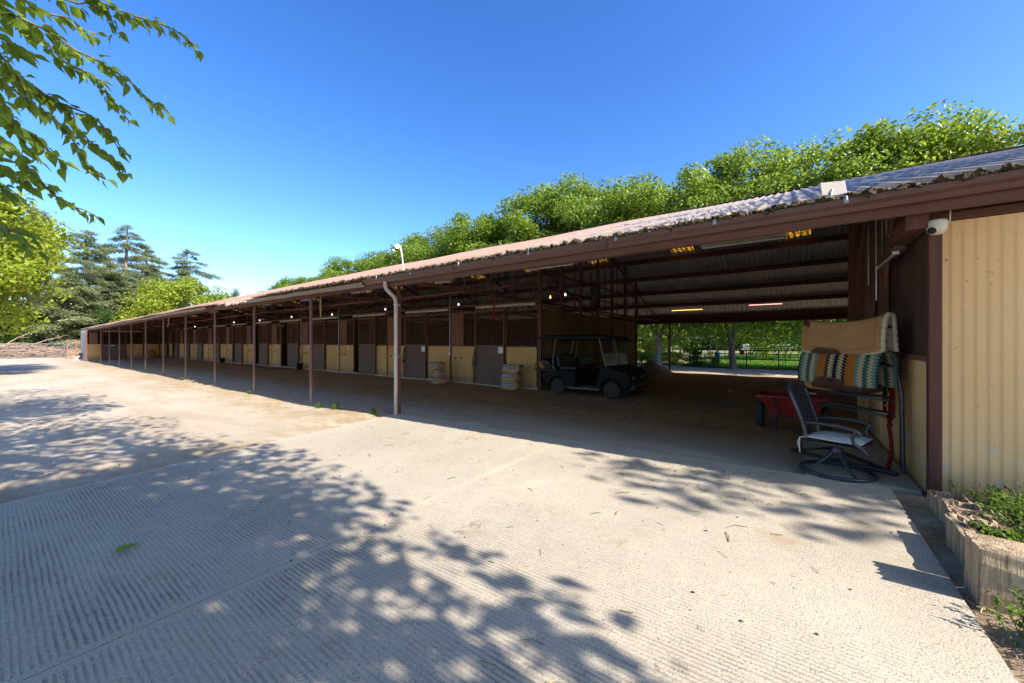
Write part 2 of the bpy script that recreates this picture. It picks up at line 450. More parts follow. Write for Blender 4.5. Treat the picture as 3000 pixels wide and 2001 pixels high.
# --- tan siding of the tack room, with scuffed bare patches low down
k = N('tan_ribbed_siding')
p = k.pos(); z_ = k.sep(p)[2]
n1 = k.noise(k.pos((1, 1, 0.25)), 2.2, 5, 0.6); n2 = k.noise(p, 45, 3); n3 = k.noise(p, 5.5, 6, 0.7)
c_ = k.ramp(n1, [(0.3, (0.76, 0.48, 0.215)), (0.7, (0.87, 0.585, 0.295))])
sc_ = k.math('MULTIPLY', k.mr(n3, 0.54, 0.6), k.math('MULTIPLY', k.mr(z_, 0.1, 0.2), k.mr(z_, 0.3, 0.55, 1.0, 0.0)))
c_ = k.mix(sc_, c_, (0.62, 0.56, 0.46))
c_ = k.mix(k.mr(k.noise(p, 11, 4, 0.75), 0.64, 0.72, 0, 0.7), c_, (0.14, 0.09, 0.05))
c_ = k.mix(k.math('MULTIPLY', k.mr(k.math('ADD', z_, k.math('MULTIPLY', n3, 0.35)), 0.05, 0.55, 1.0, 0.0), n1), c_, (0.2, 0.14, 0.08))
k.set(c_, 0.6, 0, 0.35); k.bump(n2, 0.12, 0.003); M['tansiding'] = k.m

k = N('kicked_tan_panel')
p = k.pos(); z_ = k.sep(p)[2]
n1 = k.noise(k.pos((1, 1, 0.35)), 1.3, 5, 0.6); n2 = k.noise(p, 50, 3); n3 = k.noise(k.pos((1, 1, 0.5)), 6, 6, 0.72); n4 = k.noise(k.pos((1, 0.9, 0.01)), 0.9, 1)
c_ = k.ramp(n1, [(0.3, (0.50, 0.30, 0.115)), (0.7, (0.66, 0.41, 0.165))])
c_ = k.mix(k.mr(n4, 0.35, 0.65, 0.0, 0.45), c_, (0.44, 0.275, 0.12))
c_ = k.mix(k.mr(n3, 0.60, 0.70, 0, 0.6), c_, (0.22, 0.14, 0.07))
c_ = k.mix(k.mr(k.math('ADD', z_, k.math('MULTIPLY', n3, 0.5)), 0.12, 0.62, 0.75, 0.0), c_, (0.20, 0.135, 0.08))
k.set(c_, 0.75, 0, 0.3); k.bump(n2, 0.15, 0.003); M['tan'] = k.m

# --- raked concrete
def raked(name, walk):
    k = N(name)
    p = k.pos(); x_, y_, z_ = k.sep(p)
    wob = k.noise(k.pos((1, 0.35, 1)), 1.3, 3)
    wob2 = k.noise(k.pos((1, 0.25, 1)), 11, 3)
    ph = k.math('ADD', k.math('MULTIPLY', y_ if walk else x_, 2 * math.pi / (0.034 if walk else 0.0275)), k.math('ADD', k.math('MULTIPLY', wob, 14.0), k.math('MULTIPLY', wob2, 4.2)))
    rib = k.math('SINE', ph)
    rib = k.math('MULTIPLY', k.mr(rib, -0.1, 0.75), k.mr(k.noise(k.pos((1, 0.35, 1)), 42, 3, 0.7), 0.33, 0.52, 0.25, 1.0))
    fade = k.math('MULTIPLY', k.mr(k.noise(p, 0.9, 4, 0.65), 0.40, 0.60, 0.35, 1.0), k.mr(k.noise(k.pos((1, 0.3, 1)), 16, 3, 0.7), 0.30, 0.52, 0.25, 1.0))
    wear = k.math('MULTIPLY', k.mr(x_, 0.7, 2.8, 1.0, 0.42), fade)
    jt = k.math('ABSOLUTE', k.math('SUBTRACT', y_, 2.67))
    flat = k.math('MULTIPLY', k.mr(jt, 0.055, 0.075), k.math('MULTIPLY', k.mr(k.math('SUBTRACT', 4.95, x_), 0.10, 0.14), k.math('MULTIPLY', k.mr(y_, -0.66, -0.60), k.mr(k.math('SUBTRACT', y_, k.math('MULTIPLY', x_, 0.08)), 6.06, 6.12, 1.0, 0.0))))
    if walk: flat = 1.0
    groove = k.math('MULTIPLY', rib, k.math('MULTIPLY', wear, flat))
    fine = k.noise(p, 85, 4, 0.7); spk = k.noise(p, 130, 2, 0.5); big = k.noise(p, 0.7, 5, 0.6); midn = k.noise(p, 7, 5, 0.65)
    c_ = k.ramp(big, [(0.3, (0.43, 0.37, 0.285)), (0.7, (0.53, 0.465, 0.365))])
    c_ = k.mix(k.mr(midn, 0.35, 0.65, 0.0, 0.5), c_, (0.42, 0.38, 0.325))
    c_ = k.mix(k.mr(spk, 0.56, 0.66, 0, 0.75), c_, (0.16, 0.135, 0.115))
    c_ = k.mix(k.mr(fine, 0.56, 0.72, 0, 0.45), c_, (0.64, 0.585, 0.50))
    stain = k.mr(k.noise(p, 1.7, 6, 0.75, 0.6), 0.57, 0.74, 0, 0.65)
    dk = k.math('MULTIPLY', k.mr(k.noise(p, 3.3, 5, 0.75, 0.3), 0.63, 0.70), k.mr(k.noise(p, 0.8, 2), 0.45, 0.6, 0.1, 0.6))
    c_ = k.mix(dk, c_, (0.14, 0.115, 0.09))
    c_ = k.mix(stain, c_, (0.34, 0.225, 0.125))
    c_ = k.mix(k.math('MULTIPLY', groove, 0.75), c_, (0.17, 0.14, 0.11))
    crk = k.math('ABSOLUTE', k.math('SUBTRACT', y_, k.math('ADD', k.math('MULTIPLY', x_, 0.32), k.math('ADD', 3.3, k.math('MULTIPLY', k.noise(k.pos((1, 0, 0)), 1.6, 6, 0.7), 1.1)))))
    c_ = k.mix(k.math('MULTIPLY', k.mr(crk, 0.0015, 0.005, 0.75, 0.0), k.mr(midn, 0.40, 0.50)), c_, (0.12, 0.10, 0.08))
    k.set(c_, 0.85, 0, 0.25)
    hgt = k.math('ADD', k.math('MULTIPLY', groove, -1.0), k.math('ADD', k.math('MULTIPLY', fine, 0.9), k.math('MULTIPLY', spk, 0.5)))
    k.bump(hgt, 0.85, 0.0045); return k.m
M['concrete'] = raked('raked_concrete', False)
M['walkconcrete'] = raked('raked_walk_concrete', True)

# --- bare ground: pale yard dust, brown aisle floor with hay, gravel road behind, soil under the lawn
k = N('bare_ground')
p = k.pos(); x_, y_, z_ = k.sep(p)
big = k.noise(p, 0.35, 5, 0.6); mid = k.noise(k.pos((1, 0.5, 1)), 2.2, 6, 0.7); fine = k.noise(p, 28, 5, 0.75); vf = k.noise(p, 110, 3, 0.7)
yard = k.ramp(big, [(0.3, (0.42, 0.35, 0.27)), (0.7, (0.53, 0.46, 0.37))])
yard = k.mix(k.mr(fine, 0.52, 0.72, 0, 0.6), yard, (0.32, 0.245, 0.165))
yard = k.mix(k.mr(k.noise(k.pos((1.6, 0.25, 1)), 1.1, 5, 0.7), 0.48, 0.62, 0, 0.45), yard, (0.37, 0.29, 0.20))
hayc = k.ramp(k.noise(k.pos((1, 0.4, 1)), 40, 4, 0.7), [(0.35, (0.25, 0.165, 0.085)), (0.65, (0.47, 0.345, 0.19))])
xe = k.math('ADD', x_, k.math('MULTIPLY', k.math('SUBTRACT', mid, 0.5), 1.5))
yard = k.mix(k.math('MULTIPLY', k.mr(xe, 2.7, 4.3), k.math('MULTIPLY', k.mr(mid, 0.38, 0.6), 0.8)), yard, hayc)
clod = k.mr(k.noise(k.pos((1.0, 0.6, 1)), 6.5, 6, 0.75), 0.645, 0.70, 0, 0.8)
yard = k.mix(clod, yard, (0.24, 0.155, 0.085))
near_slab = k.math('MULTIPLY', k.mr(k.math('ADD', y_, k.math('MULTIPLY', mid, 0.7)), 6.4, 8.2, 1.0, 0.0), k.mr(mid, 0.35, 0.6))
yard = k.mix(k.math('MULTIPLY', near_slab, 0.75), yard, (0.27, 0.185, 0.11))
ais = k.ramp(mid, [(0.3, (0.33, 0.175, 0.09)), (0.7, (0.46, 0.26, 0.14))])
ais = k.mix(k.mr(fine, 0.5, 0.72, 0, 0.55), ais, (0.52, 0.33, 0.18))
ais = k.mix(k.mr(x_, 5.3, 7.0, 0.85, 0.0), ais, (0.42, 0.35, 0.28))  # paler outer aisle strip: sky light painted into the dirt colour
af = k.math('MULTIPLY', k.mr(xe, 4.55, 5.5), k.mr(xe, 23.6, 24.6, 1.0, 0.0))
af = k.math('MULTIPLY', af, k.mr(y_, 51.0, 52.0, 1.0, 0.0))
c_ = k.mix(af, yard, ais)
c_ = k.mix(k.mr(xe, 24.0, 25.5), c_, (0.43, 0.36, 0.28))
c_ = k.mix(k.mr(xe, 30.3, 31.6), c_, (0.20, 0.20, 0.09))
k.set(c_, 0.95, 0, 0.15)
k.bump(k.math('ADD', k.math('ADD', fine, k.math('MULTIPLY', vf, 0.4)), k.math('MULTIPLY', mid, 1.5)), 0.6, 0.02); M['ground'] = k.m

# =================================================================== THE SETTING
def axis(parts):
    a = []
    for lo, hi, n in parts: a += list(np.linspace(lo, hi, n, endpoint=False))
    a.append(parts[-1][1]); return a

xs = axis([(-900, -60, 10), (-60, -10, 16), (-10, 26, 150), (26, 60, 40), (60, 900, 14)])
ys = axis([(-900, -30, 10), (-30, -4, 20), (-4, 14, 90), (14, 70, 80), (70, 900, 14)])
def in_slab(x, y): return -9.0 < x < 4.9 and -0.67 < y < 6.13 + 0.08 * x
V = []
for y in ys:
    for x in xs:
        z = g(x, y)
        r_ = 0.016 * math.sin(x * 1.7 + 0.6 * math.sin(y * 0.9)) * math.sin(y * 1.1 + 0.8 * math.sin(x * 0.7))
        if x > 4.9 and y > -0.6: r_ += 0.012 * math.sin(x * 4.1 + y * 1.3) * math.sin(y * 2.7)
        z += r_ if abs(x) < 60 and abs(y) < 80 else 0
        if in_slab(x, y): z = g(x, y) - 0.09
        elif -9.2 < x < 5.3 and -0.9 < y < 6.9: z = g(x, y) - 0.025
        if x > 4.95 and x < 8.4 and -0.97 < y < -0.02: z = g(x, y) - 0.06
        V.append((x, y, z))
nx = len(xs)
F = [(j * nx + i, j * nx + i + 1, (j + 1) * nx + i + 1, (j + 1) * nx + i) for j in range(len(ys) - 1) for i in range(nx - 1)]
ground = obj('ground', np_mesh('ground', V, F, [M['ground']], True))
tag(ground, 'pale dusty yard and brown stable floor', 'ground', kind='structure')

# concrete slab: two pours with an open joint between them
def slab_part(name, y0f, y1f, x0, x1, mat, dz=0.0, nx_=56, ny_=14, jit=True):
    m = MB()
    def top(u, v_):
        x = x0 + (x1 - x0) * u
        y = y0f(x) + (y1f(x) - y0f(x)) * v_
        if jit and v_ > 0.999: y += 0.012 * math.sin(x * 5.1) + 0.008 * math.sin(x * 13.7)
        return (x, y, g(x, y) + dz)
    m.grid(top, nx_, ny_, sm=True)
    # skirt
    ring = [top(i / nx_, 0) for i in range(nx_ + 1)] + [top(1, j / ny_) for j in range(1, ny_ + 1)] + [top(1 - i / nx_, 1) for i in range(1, nx_ + 1)] + [top(0, 1 - j / ny_) for j in range(1, ny_)]
    n = len(ring)
    m.add(ring + [(a, b, c - 0.12) for a, b, c in ring], [(i, (i + 1) % n, n + (i + 1) % n, n + i) for i in range(n)])
    return m.build(name, mat)
s1 = slab_part('concrete_slab', lambda x: -0.72, lambda x: 2.662, -9, 4.95, M['concrete'], 0.0, jit=False)
s2 = slab_part('concrete_slab', lambda x: 2.678, lambda x: 6.2 + 0.08 * x, -9, 4.95, M['concrete'], -0.003)
s3 = slab_part('concrete_walk', lambda x: -0.93, lambda x: -0.10, 4.965, 8.3, M['walkconcrete'], 0.004, 20, 6, jit=False)
tag(s1, 'raked concrete slab in front of the open bay, near the wooden ties', 'slab', kind='structure')
tag(s2, 'raked concrete slab beside the dirt yard, left of the joint', 'slab', kind='structure')
tag(s3, 'narrow raked concrete walk under the swivel chair', 'slab', kind='structure')

# =================================================================== THE STABLE
L0, L1, LB, LR2, XR, LE = 4.95, 9.6, 13.95, 18.3, 14.2, 23.5
SL = 0.3333
Y0, Y1 = -6.0, 51.6
def sag(y): return -0.2 * smooth(20, 44, y) - 0.02 * math.sin(y * 0.9)
def zr(x, y): return (2.66 + SL * (x - 4.6) if x <= XR else 2.66 + SL * (XR - 4.6) - SL * (x - XR)) + sag(y)

B = empty('stable_building', (0, 0, 0), label='long open-sided stable with salmon corrugated roof and a row of stalls', cat='stable')
roof = empty('roof'); roof.parent = B

PITCH = 0.183
PROF = [0, 0.055, 0.076, 0.107, 0.128]
def sheet_mesh(x0, x1, mats, n=5, seg=6, damage=None):
    """corrugated sheet, local origin at (x0, roof plane); rises or falls with the slope"""
    prof = []
    for k in range(n):
        for q in PROF: prof.append((k * PITCH + q, 0.034 if q in (0.076, 0.107) else 0.0))
    prof.append((n * PITCH, -0.002)); prof.append((n * PITCH + 0.04, -0.004))
    s_ = SL if x1 <= XR + 0.2 else -SL
    rnd = random.Random(damage)
    V_, F_, mi = [], [], []
    P = len(prof)
    for layer in (0, 1):
        for j in range(seg + 1):
            u = j / seg
            if damage is not None: u = u ** 2.2
            x = (x1 - x0) * u
            for (y, h) in prof:
                dx = dz = 0.0
                if damage is not None and j < 3:
                    w_ = (1 - j / 3.0)
                    dx = w_ * (0.10 + 0.14 * math.sin(y * 4 + damage) + rnd.uniform(-0.02, 0.02))
                    dz = -w_ * (0.07 + 0.05 * math.sin(y * 7 + damage * 2)) + w_ * rnd.uniform(-0.012, 0.012)
                V_.append((x + dx, y, s_ * (x + dx) + h - layer * 0.005 + dz))
    for layer in (0, 1):
        o_ = layer * P * (seg + 1)
        for j in range(seg):
            for i in range(P - 1):
                a = o_ + j * P + i
                F_.append((a, a + 1, a + P + 1, a + P) if layer else (a, a + P, a + P + 1, a + 1)); mi.append(layer)
    for i in range(P - 1):      # front edge
        F_.append((i, i + 1, P * (seg + 1) + i + 1, P * (seg + 1) + i)); mi.append(0)
    F_ = np.array(F_)[:, ::-1]
    return np_mesh('roof_sheet', V_, F_, mats, False, mi)
RM = [M['rooftop'], M['roofunder']]
me_front = sheet_mesh(4.6, XR, RM)
me_rear = sheet_mesh(XR, 24.2, RM)
me_rear_a = sheet_mesh(XR, 15.83, RM, seg=1)
me_rear_a2 = sheet_mesh(16.7, 24.2, RM, seg=3)
me_rear_sky = sheet_mesh(15.80, 16.74, [M['skylight'], M['skylight']], seg=1)
W5 = 5 * PITCH
ns = int((Y1 - Y0) / W5)
for i in range(ns):
    y = Y0 + i * W5
    ym = y + W5 / 2
    tilt = math.atan2(sag(y + W5) - sag(y), W5)
    f_ = me_front
    if 21 <= i <= 24: f_ = sheet_mesh(4.6, XR, RM, seg=8, damage=i)
    o = obj('roof_sheet', f_, roof, (4.6 + random.uniform(-0.012, 0.012), y, 2.66 + sag(y)), (tilt, 0, 0))
    zr0 = 2.66 + SL * (XR - 4.6) + sag(y)
    if i % 4 == 2:
        obj('roof_sheet', me_rear_a, roof, (XR, y, zr0), (tilt, 0, 0))
        obj('roof_sheet', me_rear_a2, roof, (16.7, y, zr0 - SL * (16.7 - XR)), (tilt, 0, 0))
        obj('skylight_panel', me_rear_sky, roof, (15.80, y, zr0 - SL * (15.8 - XR) - 0.004), (tilt, 0, 0))
    else:
        obj('roof_sheet', me_rear, roof, (XR, y, zr0), (tilt, 0, 0))
# ridge cap in lengths
for i in range(18):
    y = Y0 + i * 3.2
    z = 2.66 + SL * (XR - 4.6)
    m = MB()
    for (a, b) in ((y, min(y + 3.22, Y1)),):
        za, zb = z + sag(a) + 0.05, z + sag(b) + 0.05
        m.add([(XR - 0.22, a, za - 0.06), (XR, a, za + 0.012), (XR + 0.22, a, za - 0.06), (XR - 0.22, b, zb - 0.06), (XR, b, zb + 0.012), (XR + 0.22, b, zb - 0.06)],
              [(0, 1, 4, 3), (1, 2, 5, 4)])
    m.build('ridge_cap', M['rooftop'], roof)

# purlins
def long_beam(name, x, ztop, w_, h_, mat, y0=Y0 + 0.1, y1=Y1 - 0.3, parent=B, n=14):
    m = MB()
    V_, F_ = [], []
    for j in range(n + 1):
        y = y0 + (y1 - y0) * j / n
        zt = ztop + sag(y)
        V_ += [(x - w_ / 2, y, zt - h_), (x + w_ / 2, y, zt - h_), (x + w_ / 2, y, zt), (x - w_ / 2, y, zt)]
    for j in range(n):
        a = j * 4
        for q in range(4): F_.append((a + q, a + (q + 1) % 4, a + 4 + (q + 1) % 4, a + 4 + q))
    F_ += [(3, 2, 1, 0), tuple(n * 4 + q for q in range(4))]
    m.add(V_, F_)
    return m.build(name, mat, parent)
for x in (6.0, 7.55, 9.1, 10.65, 12.2, 13.75, 15.35, 16.9, 18.45, 20.0, 21.55, 23.1):
    long_beam('purlin', x, (zr(x, 0) - sag(0)) - 0.012, 0.07, 0.2, M['steel'])
long_beam('eave_beam', 4.95, 2.66, 0.09, 0.15, M['beam'])
long_beam('rear_beam', 23.5, 2.70, 0.12, 0.31, M['beam'])

# posts, trusses
FR = [6.54 + 3.66 * k for k in range(12)]
for k, y in enumerate(FR[:11]):
    zt = 2.51 + sag(y)
    if k == 0:
        MB().span(L0 - 0.032, L0 + 0.032, y - 0.032, y + 0.032, g(L0, y) - 0.1, zt).build('post', M['cornerpost'], B, 0.006)
    else:
        dx = random.uniform(-0.012, 0.012)
        MB().tube([(L0 + dx, y, g(L0, y) - 0.1), (L0, y + random.uniform(-0.01, 0.01), zt)], 0.038, 12).build('post', M['post'], B)
        m = MB(); m.box((L0, y, g(L0, y) - 0.02), (0.22, 0.22, 0.06), jit=0.02); m.build('footing', M['concrete'], B)
for k, y in enumerate(FR):
    t = MB(); s_ = sag(y)
    zc = 2.62 + s_ * 0.9
    t.beam((4.9, y, zc), (23.4, y, zc - 0.05), 0.05, 0.075)
    t.beam((4.8, y, zr(4.8, y) - 0.08), (XR, y, zr(XR, y) - 0.08), 0.05, 0.09)
    t.beam((XR, y, zr(XR, y) - 0.08), (23.7, y, zr(23.7, y) - 0.08), 0.05, 0.09)
    tr = t.build('truss', M['steel'], B)
    wv = MB()
    xsx = [5.9, 6.9, 7.9, 8.9, 10.0, 11.4, 12.8, 14.2, 15.6, 17.0, 18.4, 19.9, 21.4]
    for q, x in enumerate(xsx):
        wv.beam((x, y, zc), (x, y, zr(x, y) - 0.1), 0.035, 0.035)
        if q + 1 < len(xsx):
            a, b = (x, xsx[q + 1])
            if q % 2 == 0: wv.tube([(a, y, zr(a, y) - 0.1), (b, y, zc)], 0.009, 6)
            else: wv.tube([(a, y, zc), (b, y, zr(b, y) - 0.1)], 0.009, 6)
    wv.build('web_member', M['steel'], tr)
    # column in the stall front, up to the roof
    yc = 6.096 + 3.66 * k
    if k < 12:
        MB().tube([(L1 + 0.03, yc, -0.2), (L1 + 0.03, yc, zr(L1, yc) - 0.1)], 0.035, 8).build('column', M['steel'], B)
# longitudinal bracing above the stalls
long_beam('tie_rail', 7.3, 2.68, 0.04, 0.05, M['steel'], 6.2, 50)
long_beam('tie_rail', 8.6, 2.92, 0.035, 0.045, M['steel'], 6.2, 50)
long_beam('tie_rail', 11.6, 2.72, 0.035, 0.045, M['steel'], 6.2, 50)
long_beam('tie_rail', 11.6, 3.5, 0.035, 0.045, M['steel'], 6.2, 50)

# rear posts
for y in (5.85, 9.5, 13.2):
    MB().tube([(LE, y, -0.7), (LE, y, 2.4)], 0.05, 10).build('post', M['steel'], B)

# ---- stall fronts
def grille_mesh(w_, z0, z1, rail=True):
    m = MB()
    n = max(2, round(w_ / 0.088))
    for i in range(n + 1):
        y = w_ * i / n
        m.box((0, y, (z0 + z1) / 2), (0.014, 0.014, z1 - z0))
    if rail:
        m.span(-0.016, 0.016, -0.012, w_ + 0.012, z1 - 0.03, z1 + 0.012)
        m.span(-0.016, 0.016, -0.012, w_ + 0.012, z1 - 0.16, z1 - 0.145)
    return m.mesh('grille', M['steel'])
ZW, ZB, ZG = 1.18, -0.06, 2.34
def panel_mesh(w_, z0, z1, mat, d=0.03):
    m = MB()
    n = max(3, int(w_ / 0.16))
    for i in range(n):
        a, b = w_ * i / n, w_ * (i + 1) / n
        m.span(-d / 2, d / 2, a + 0.002, b - 0.002, z0, z1)
    m.span(-d / 2 + 0.006, d / 2 - 0.006, 0, w_, z0 + 0.003, z1 - 0.003)
    return m.mesh('panel', mat)
gm_r = grille_mesh(1.11, ZW + 0.04, ZG)
gm_l = grille_mesh(0.55, ZW + 0.04, ZG)
gm_d = grille_mesh(1.16, ZW + 0.04, ZG)
pm_r = panel_mesh(1.13, ZB, ZW, M['tan']); pm_d = panel_mesh(1.22, ZB + 0.02, ZW + 0.03, M['door']); pm_b = panel_mesh(0.56, ZW + 0.03, ZG + 0.02, M['board'], 0.02)
mm = MB()
for y in (0.0, 1.19): mm.span(-0.022, 0.022, y, y + 0.035, ZB + 0.02, ZG + 0.05)
mm.span(-0.022, 0.022, 0.035, 1.19, ZG + 0.014, ZG + 0.05); mm.span(-0.022, 0.022, 0.035, 1.19, ZW + 0.032, ZW + 0.06)
me_dframe = mm.mesh('door_frame', M['steel'])
mm = MB(); mm.span(-0.02, 0.02, 0, 1.13, ZW, ZW + 0.035); me_cap = mm.mesh('cap_rail', M['steel'])
mm = MB(); mm.span(-0.03, 0.03, 0, 0.05, -0.2, 2.52); me_jamb = mm.mesh('jamb', M['steel'])
mm = MB(); mm.prism([(-0.03, 0), (0.03, 0), (0.03, 0.02), (0.02, 0.02), (0.02, 0.075), (-0.02, 0.08), (-0.03, 0.06)], 0, 2.36, 'y'); me_track = mm.mesh('door_track', M['whiterail'])
mm = MB(); mm.span(-0.035, 0.035, 0, 3.66, 0, 0.06); me_toprail = mm.mesh('top_rail', M['steel'])
mm = MB()
for q in range(6): mm.box((0, 0.3 + q * 0.6, 0.0), (0.16, 0.58, 0.16), jit=0.012)
me_sill = mm.mesh('sill_block', M['concrete'])
mm = MB(); mm.span(-0.003, 0.003, 0, 0.19, 0, 0.20); me_sign = mm.mesh('sign', M['paper'])
mm = MB(); mm.span(-0.003, 0.003, 0, 0.09, 0, 0.19); me_tag = mm.mesh('name_card', M['paper'])
mm = MB(); mm.box((0, 0, 0), (0.02, 0.03, 0.09)); mm.box((-0.015, 0.0, 0.02), (0.02, 0.09, 0.02)); me_latch = mm.mesh('latch', M['steel'])
OFF = [0, 0, 0.50, 0, 0.98, 0.86, 0.62, 0.1, 0, 0.4, 0.9]
for k in range(11):
    ya = 6.096 + 3.66 * k
    sf = empty('stall_front'); sf.parent = B; sf.location = (L1, ya, sag(ya) * 0.2 if k > 4 else 0)
    obj('wall_panel', pm_r, sf, (0.02, 0.07, 0)); obj('grille', gm_r, sf, (0.02, 0.08, 0)); obj('cap_rail', me_cap, sf, (0.02, 0.07, 0))
    obj('jamb', me_jamb, sf, (0.01, 1.20, 0)); obj('jamb', me_jamb, sf, (0.01, 2.44, 0))
    obj('wall_panel', pm_r, sf, (0.02, 2.49, 0)); obj('cap_rail', me_cap, sf, (0.02, 2.49, 0))
    obj('grille', gm_l, sf, (0.02, 2.51, 0)); obj('feed_board', pm_b, sf, (0.015, 3.07, 0))
    d = -OFF[k] + 1.235
    obj('door_panel', pm_d, sf, (-0.07, d, 0)); obj('door_grille', gm_d, sf, (-0.07, d + 0.03, 0)); obj('door_frame', me_dframe, sf, (-0.07, d, 0))
    obj('latch', me_latch, sf, (-0.10, d + 1.15, 1.12))
    obj('door_track', me_track, sf, (-0.06, 0.06, 2.44)); obj('top_rail', me_toprail, sf, (0.02, 0, 2.53))
    obj('sill', me_sill, sf, (0.0, 0, -0.10))
    if k < 2: obj('sign', me_sign, sf, (-0.092, d + 0.03, 0.98))
    else: obj('name_card', me_tag, sf, (-0.004, 2.9, 0.97))
    obj('latch', me_latch, sf, (-0.01, 3.15, 0.78)); obj('latch', me_latch, sf, (-0.01, 3.42, 0.76))
# partitions and back walls (dark timber boards)
for k in range(13):
    y = 6.10 + 3.66 * k
    if k == 0: continue
    m = MB()
    for q in range(10): m.span(L1 + 0.06, LB - 0.02, y - 0.02, y + 0.02, -0.3 + q * 0.25, -0.3 + q * 0.25 + 0.245)
    m.build('stall_partition', M['stallwood'], B)
for x in (LB, LR2):
    m = MB()
    for q in range(11): m.span(x - 0.02, x + 0.02, 6.2, 50.6, -0.5 + q * 0.26, -0.5 + q * 0.26 + 0.255)
    m.build('back_wall', M['stallwood'], B)

# ---- end wall of the stall row (tan sheets between tall columns)
ew = empty('end_wall'); ew.parent = B
cols = [9.66, 10.96, 12.36, 13.83, 15.27, 16.79, 18.28]
for a, b in zip(cols[:-1], cols[1:]):
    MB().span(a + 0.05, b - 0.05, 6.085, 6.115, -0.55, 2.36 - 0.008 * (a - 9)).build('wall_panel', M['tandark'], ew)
for c_ in cols:
    MB().span(c_ - 0.04, c_ + 0.04, 6.03, 6.13, -0.6, zr(c_, 6) - 0.12).build('column', M['steel'], ew)
for z_ in (2.42, 2.95, 3.45):
    MB().beam((9.6, 6.0, z_), (18.3, 6.0, z_ - 0.03), 0.04, 0.05).build('rail', M['steel'], ew)

# ---- far end: cross row of stalls that closes the aisle
fe = empty('far_end_row'); fe.parent = B
YF = 47.0
bays = [(4.62, 5.44, 'p'), (5.52, 6.84, 'd'), (6.92, 7.94, 'p'), (8.06, 9.02, 'p'), (9.12, 9.6, 'p')]
for a, b, t_ in bays:
    MB().span(a, b, YF - 0.02, YF + 0.02, -0.3, ZW - 0.05).build('wall_panel', M['tan'] if t_ == 'p' else M['door'], fe)
    m = MB(); n = int((b - a) / 0.09)
    for q in range(n + 1): m.box((a + (b - a) * q / n, YF, 1.65), (0.014, 0.014, 1.0))
    m.span(a, b, YF - 0.02, YF + 0.02, 2.15, 2.19)
    m.build('grille', M['steel'], fe)
for x in (4.58, 5.48, 6.88, 8.0, 9.07, 9.6):
    MB().span(x - 0.035, x + 0.035, YF - 0.05, YF + 0.05, -0.4, 2.25).build('column', M['steel'], fe)
MB().span(4.72, 5.2, YF - 0.06, YF - 0.03, ZW - 0.02, 2.12).build('feed_board', M['board'], fe)
MB().span(5.5, 7.9, YF - 0.1, YF - 0.05, 2.2, 2.27).build('door_track', M['whiterail'], fe)
MB().span(4.6, 24, YF - 0.03, YF + 0.03, 2.19, 2.4).build('lintel', M['beam'], fe)
MB().span(4.6, 24, 50.6, 50.66, -0.6, 2.4).build('back_wall', M['stallwood'], fe)
m = MB()
for q in range(14): m.span(4.57 + (0.008 if q % 2 else 0), 4.62, 47.05 + q * 0.26, 47.05 + q * 0.26 + 0.25, -0.4, 2.3)
m.build('side_wall', M['endwall'], fe)
MB().span(5.95, 6.2, YF - 0.05, YF - 0.03, 0.98, 1.05).build('sign', M['paper'], fe)

# ---- gutter, fascia, brackets, downspout
YG = 7.26
GP = [(4.70, 2.535), (4.635, 2.535), (4.612, 2.575), (4.582, 2.60), (4.574, 2.648), (4.586, 2.650), (4.592, 2.612), (4.622, 2.585), (4.643, 2.548), (4.694, 2.548), (4.694, 2.655), (4.70, 2.655)]
gut = MB().prism(GP, Y0, YG, 'y').build('gutter', M['gutter'], B)
MB().span(4.574, 4.70, YG, YG + 0.004, 2.54, 2.645).build('end_cap', M['gutter'], gut)
for i, y in enumerate(np.arange(-5.4, 7.2, 1.22)):
    y = float(y) + 0.15 * math.sin(i * 5)
    m = MB(); m.tube([(4.572, y, 2.63), (4.57, y, 2.66), (4.62, y + 0.03, 2.705), (4.70, y + 0.03, 2.715)], 0.011, 6)
    m.box((4.571, y, 2.63), (0.006, 0.035, 0.05)); m.build('strap', M['galv'], gut)
for y in (1.9, 4.6):
    MB().span(4.568, 4.60, y, y + 0.03, 2.54, 2.652).build('joint_sleeve', M['gutter'], gut)
fas = MB().span(4.705, 4.748, Y0, YG + 0.05, 2.455, 2.64).build('fascia', M['fascia'], B)
for k in range(13):     # weathered eave boards past the gutter
    a = YG + 0.06 + k * 3.4; b = min(a + 3.38, Y1 - 0.4)
    if b - a < 0.5: break
    if k in (2,): continue
    dz = random.uniform(-0.02, 0.02)
    m = MB(); m.beam((4.66, a, 2.585 + dz + sag(a)), (4.66, b, 2.585 + random.uniform(-0.02, 0.02) + sag(b)), 0.03, 0.10)
    m.build('eave_board', M['eavewood'], B)
m = MB()
dn = [(4.64, 6.56, 2.56), (4.64, 6.56, 2.50), (4.645, 6.56, 2.45), (4.67, 6.555, 2.40), (4.72, 6.55, 2.355), (4.78, 6.545, 2.31), (4.84, 6.54, 2.26), (4.87, 6.54, 2.20), (4.878, 6.54, 2.12), (4.878, 6.54, 1.0), (4.878, 6.54, g(L0, 6.54) - 0.02)]
fine = []
for a, b in zip(dn[:9], dn[1:10]):
    nseg = 4 if b[2] > 2.1 else 1
    for q in range(nseg): fine.append(tuple(a[c] + (b[c] - a[c]) * q / nseg for c in range(3)))
fine += dn[9:]
rad = [0.038 + (0.004 if (i % 2 and p_[2] > 2.12) else 0) for i, p_ in enumerate(fine)]
m.tube(fine, rad, 10)
dsp = m.build('downspout', M['downspout'], B)
MB().box((4.878, 6.54, 1.05), (0.085, 0.085, 0.02)).build('sleeve', M['downspout'], dsp)
MB().box((4.90, 6.54, 2.10), (0.10, 0.088, 0.025)).build('clamp', M['downspout'], dsp)
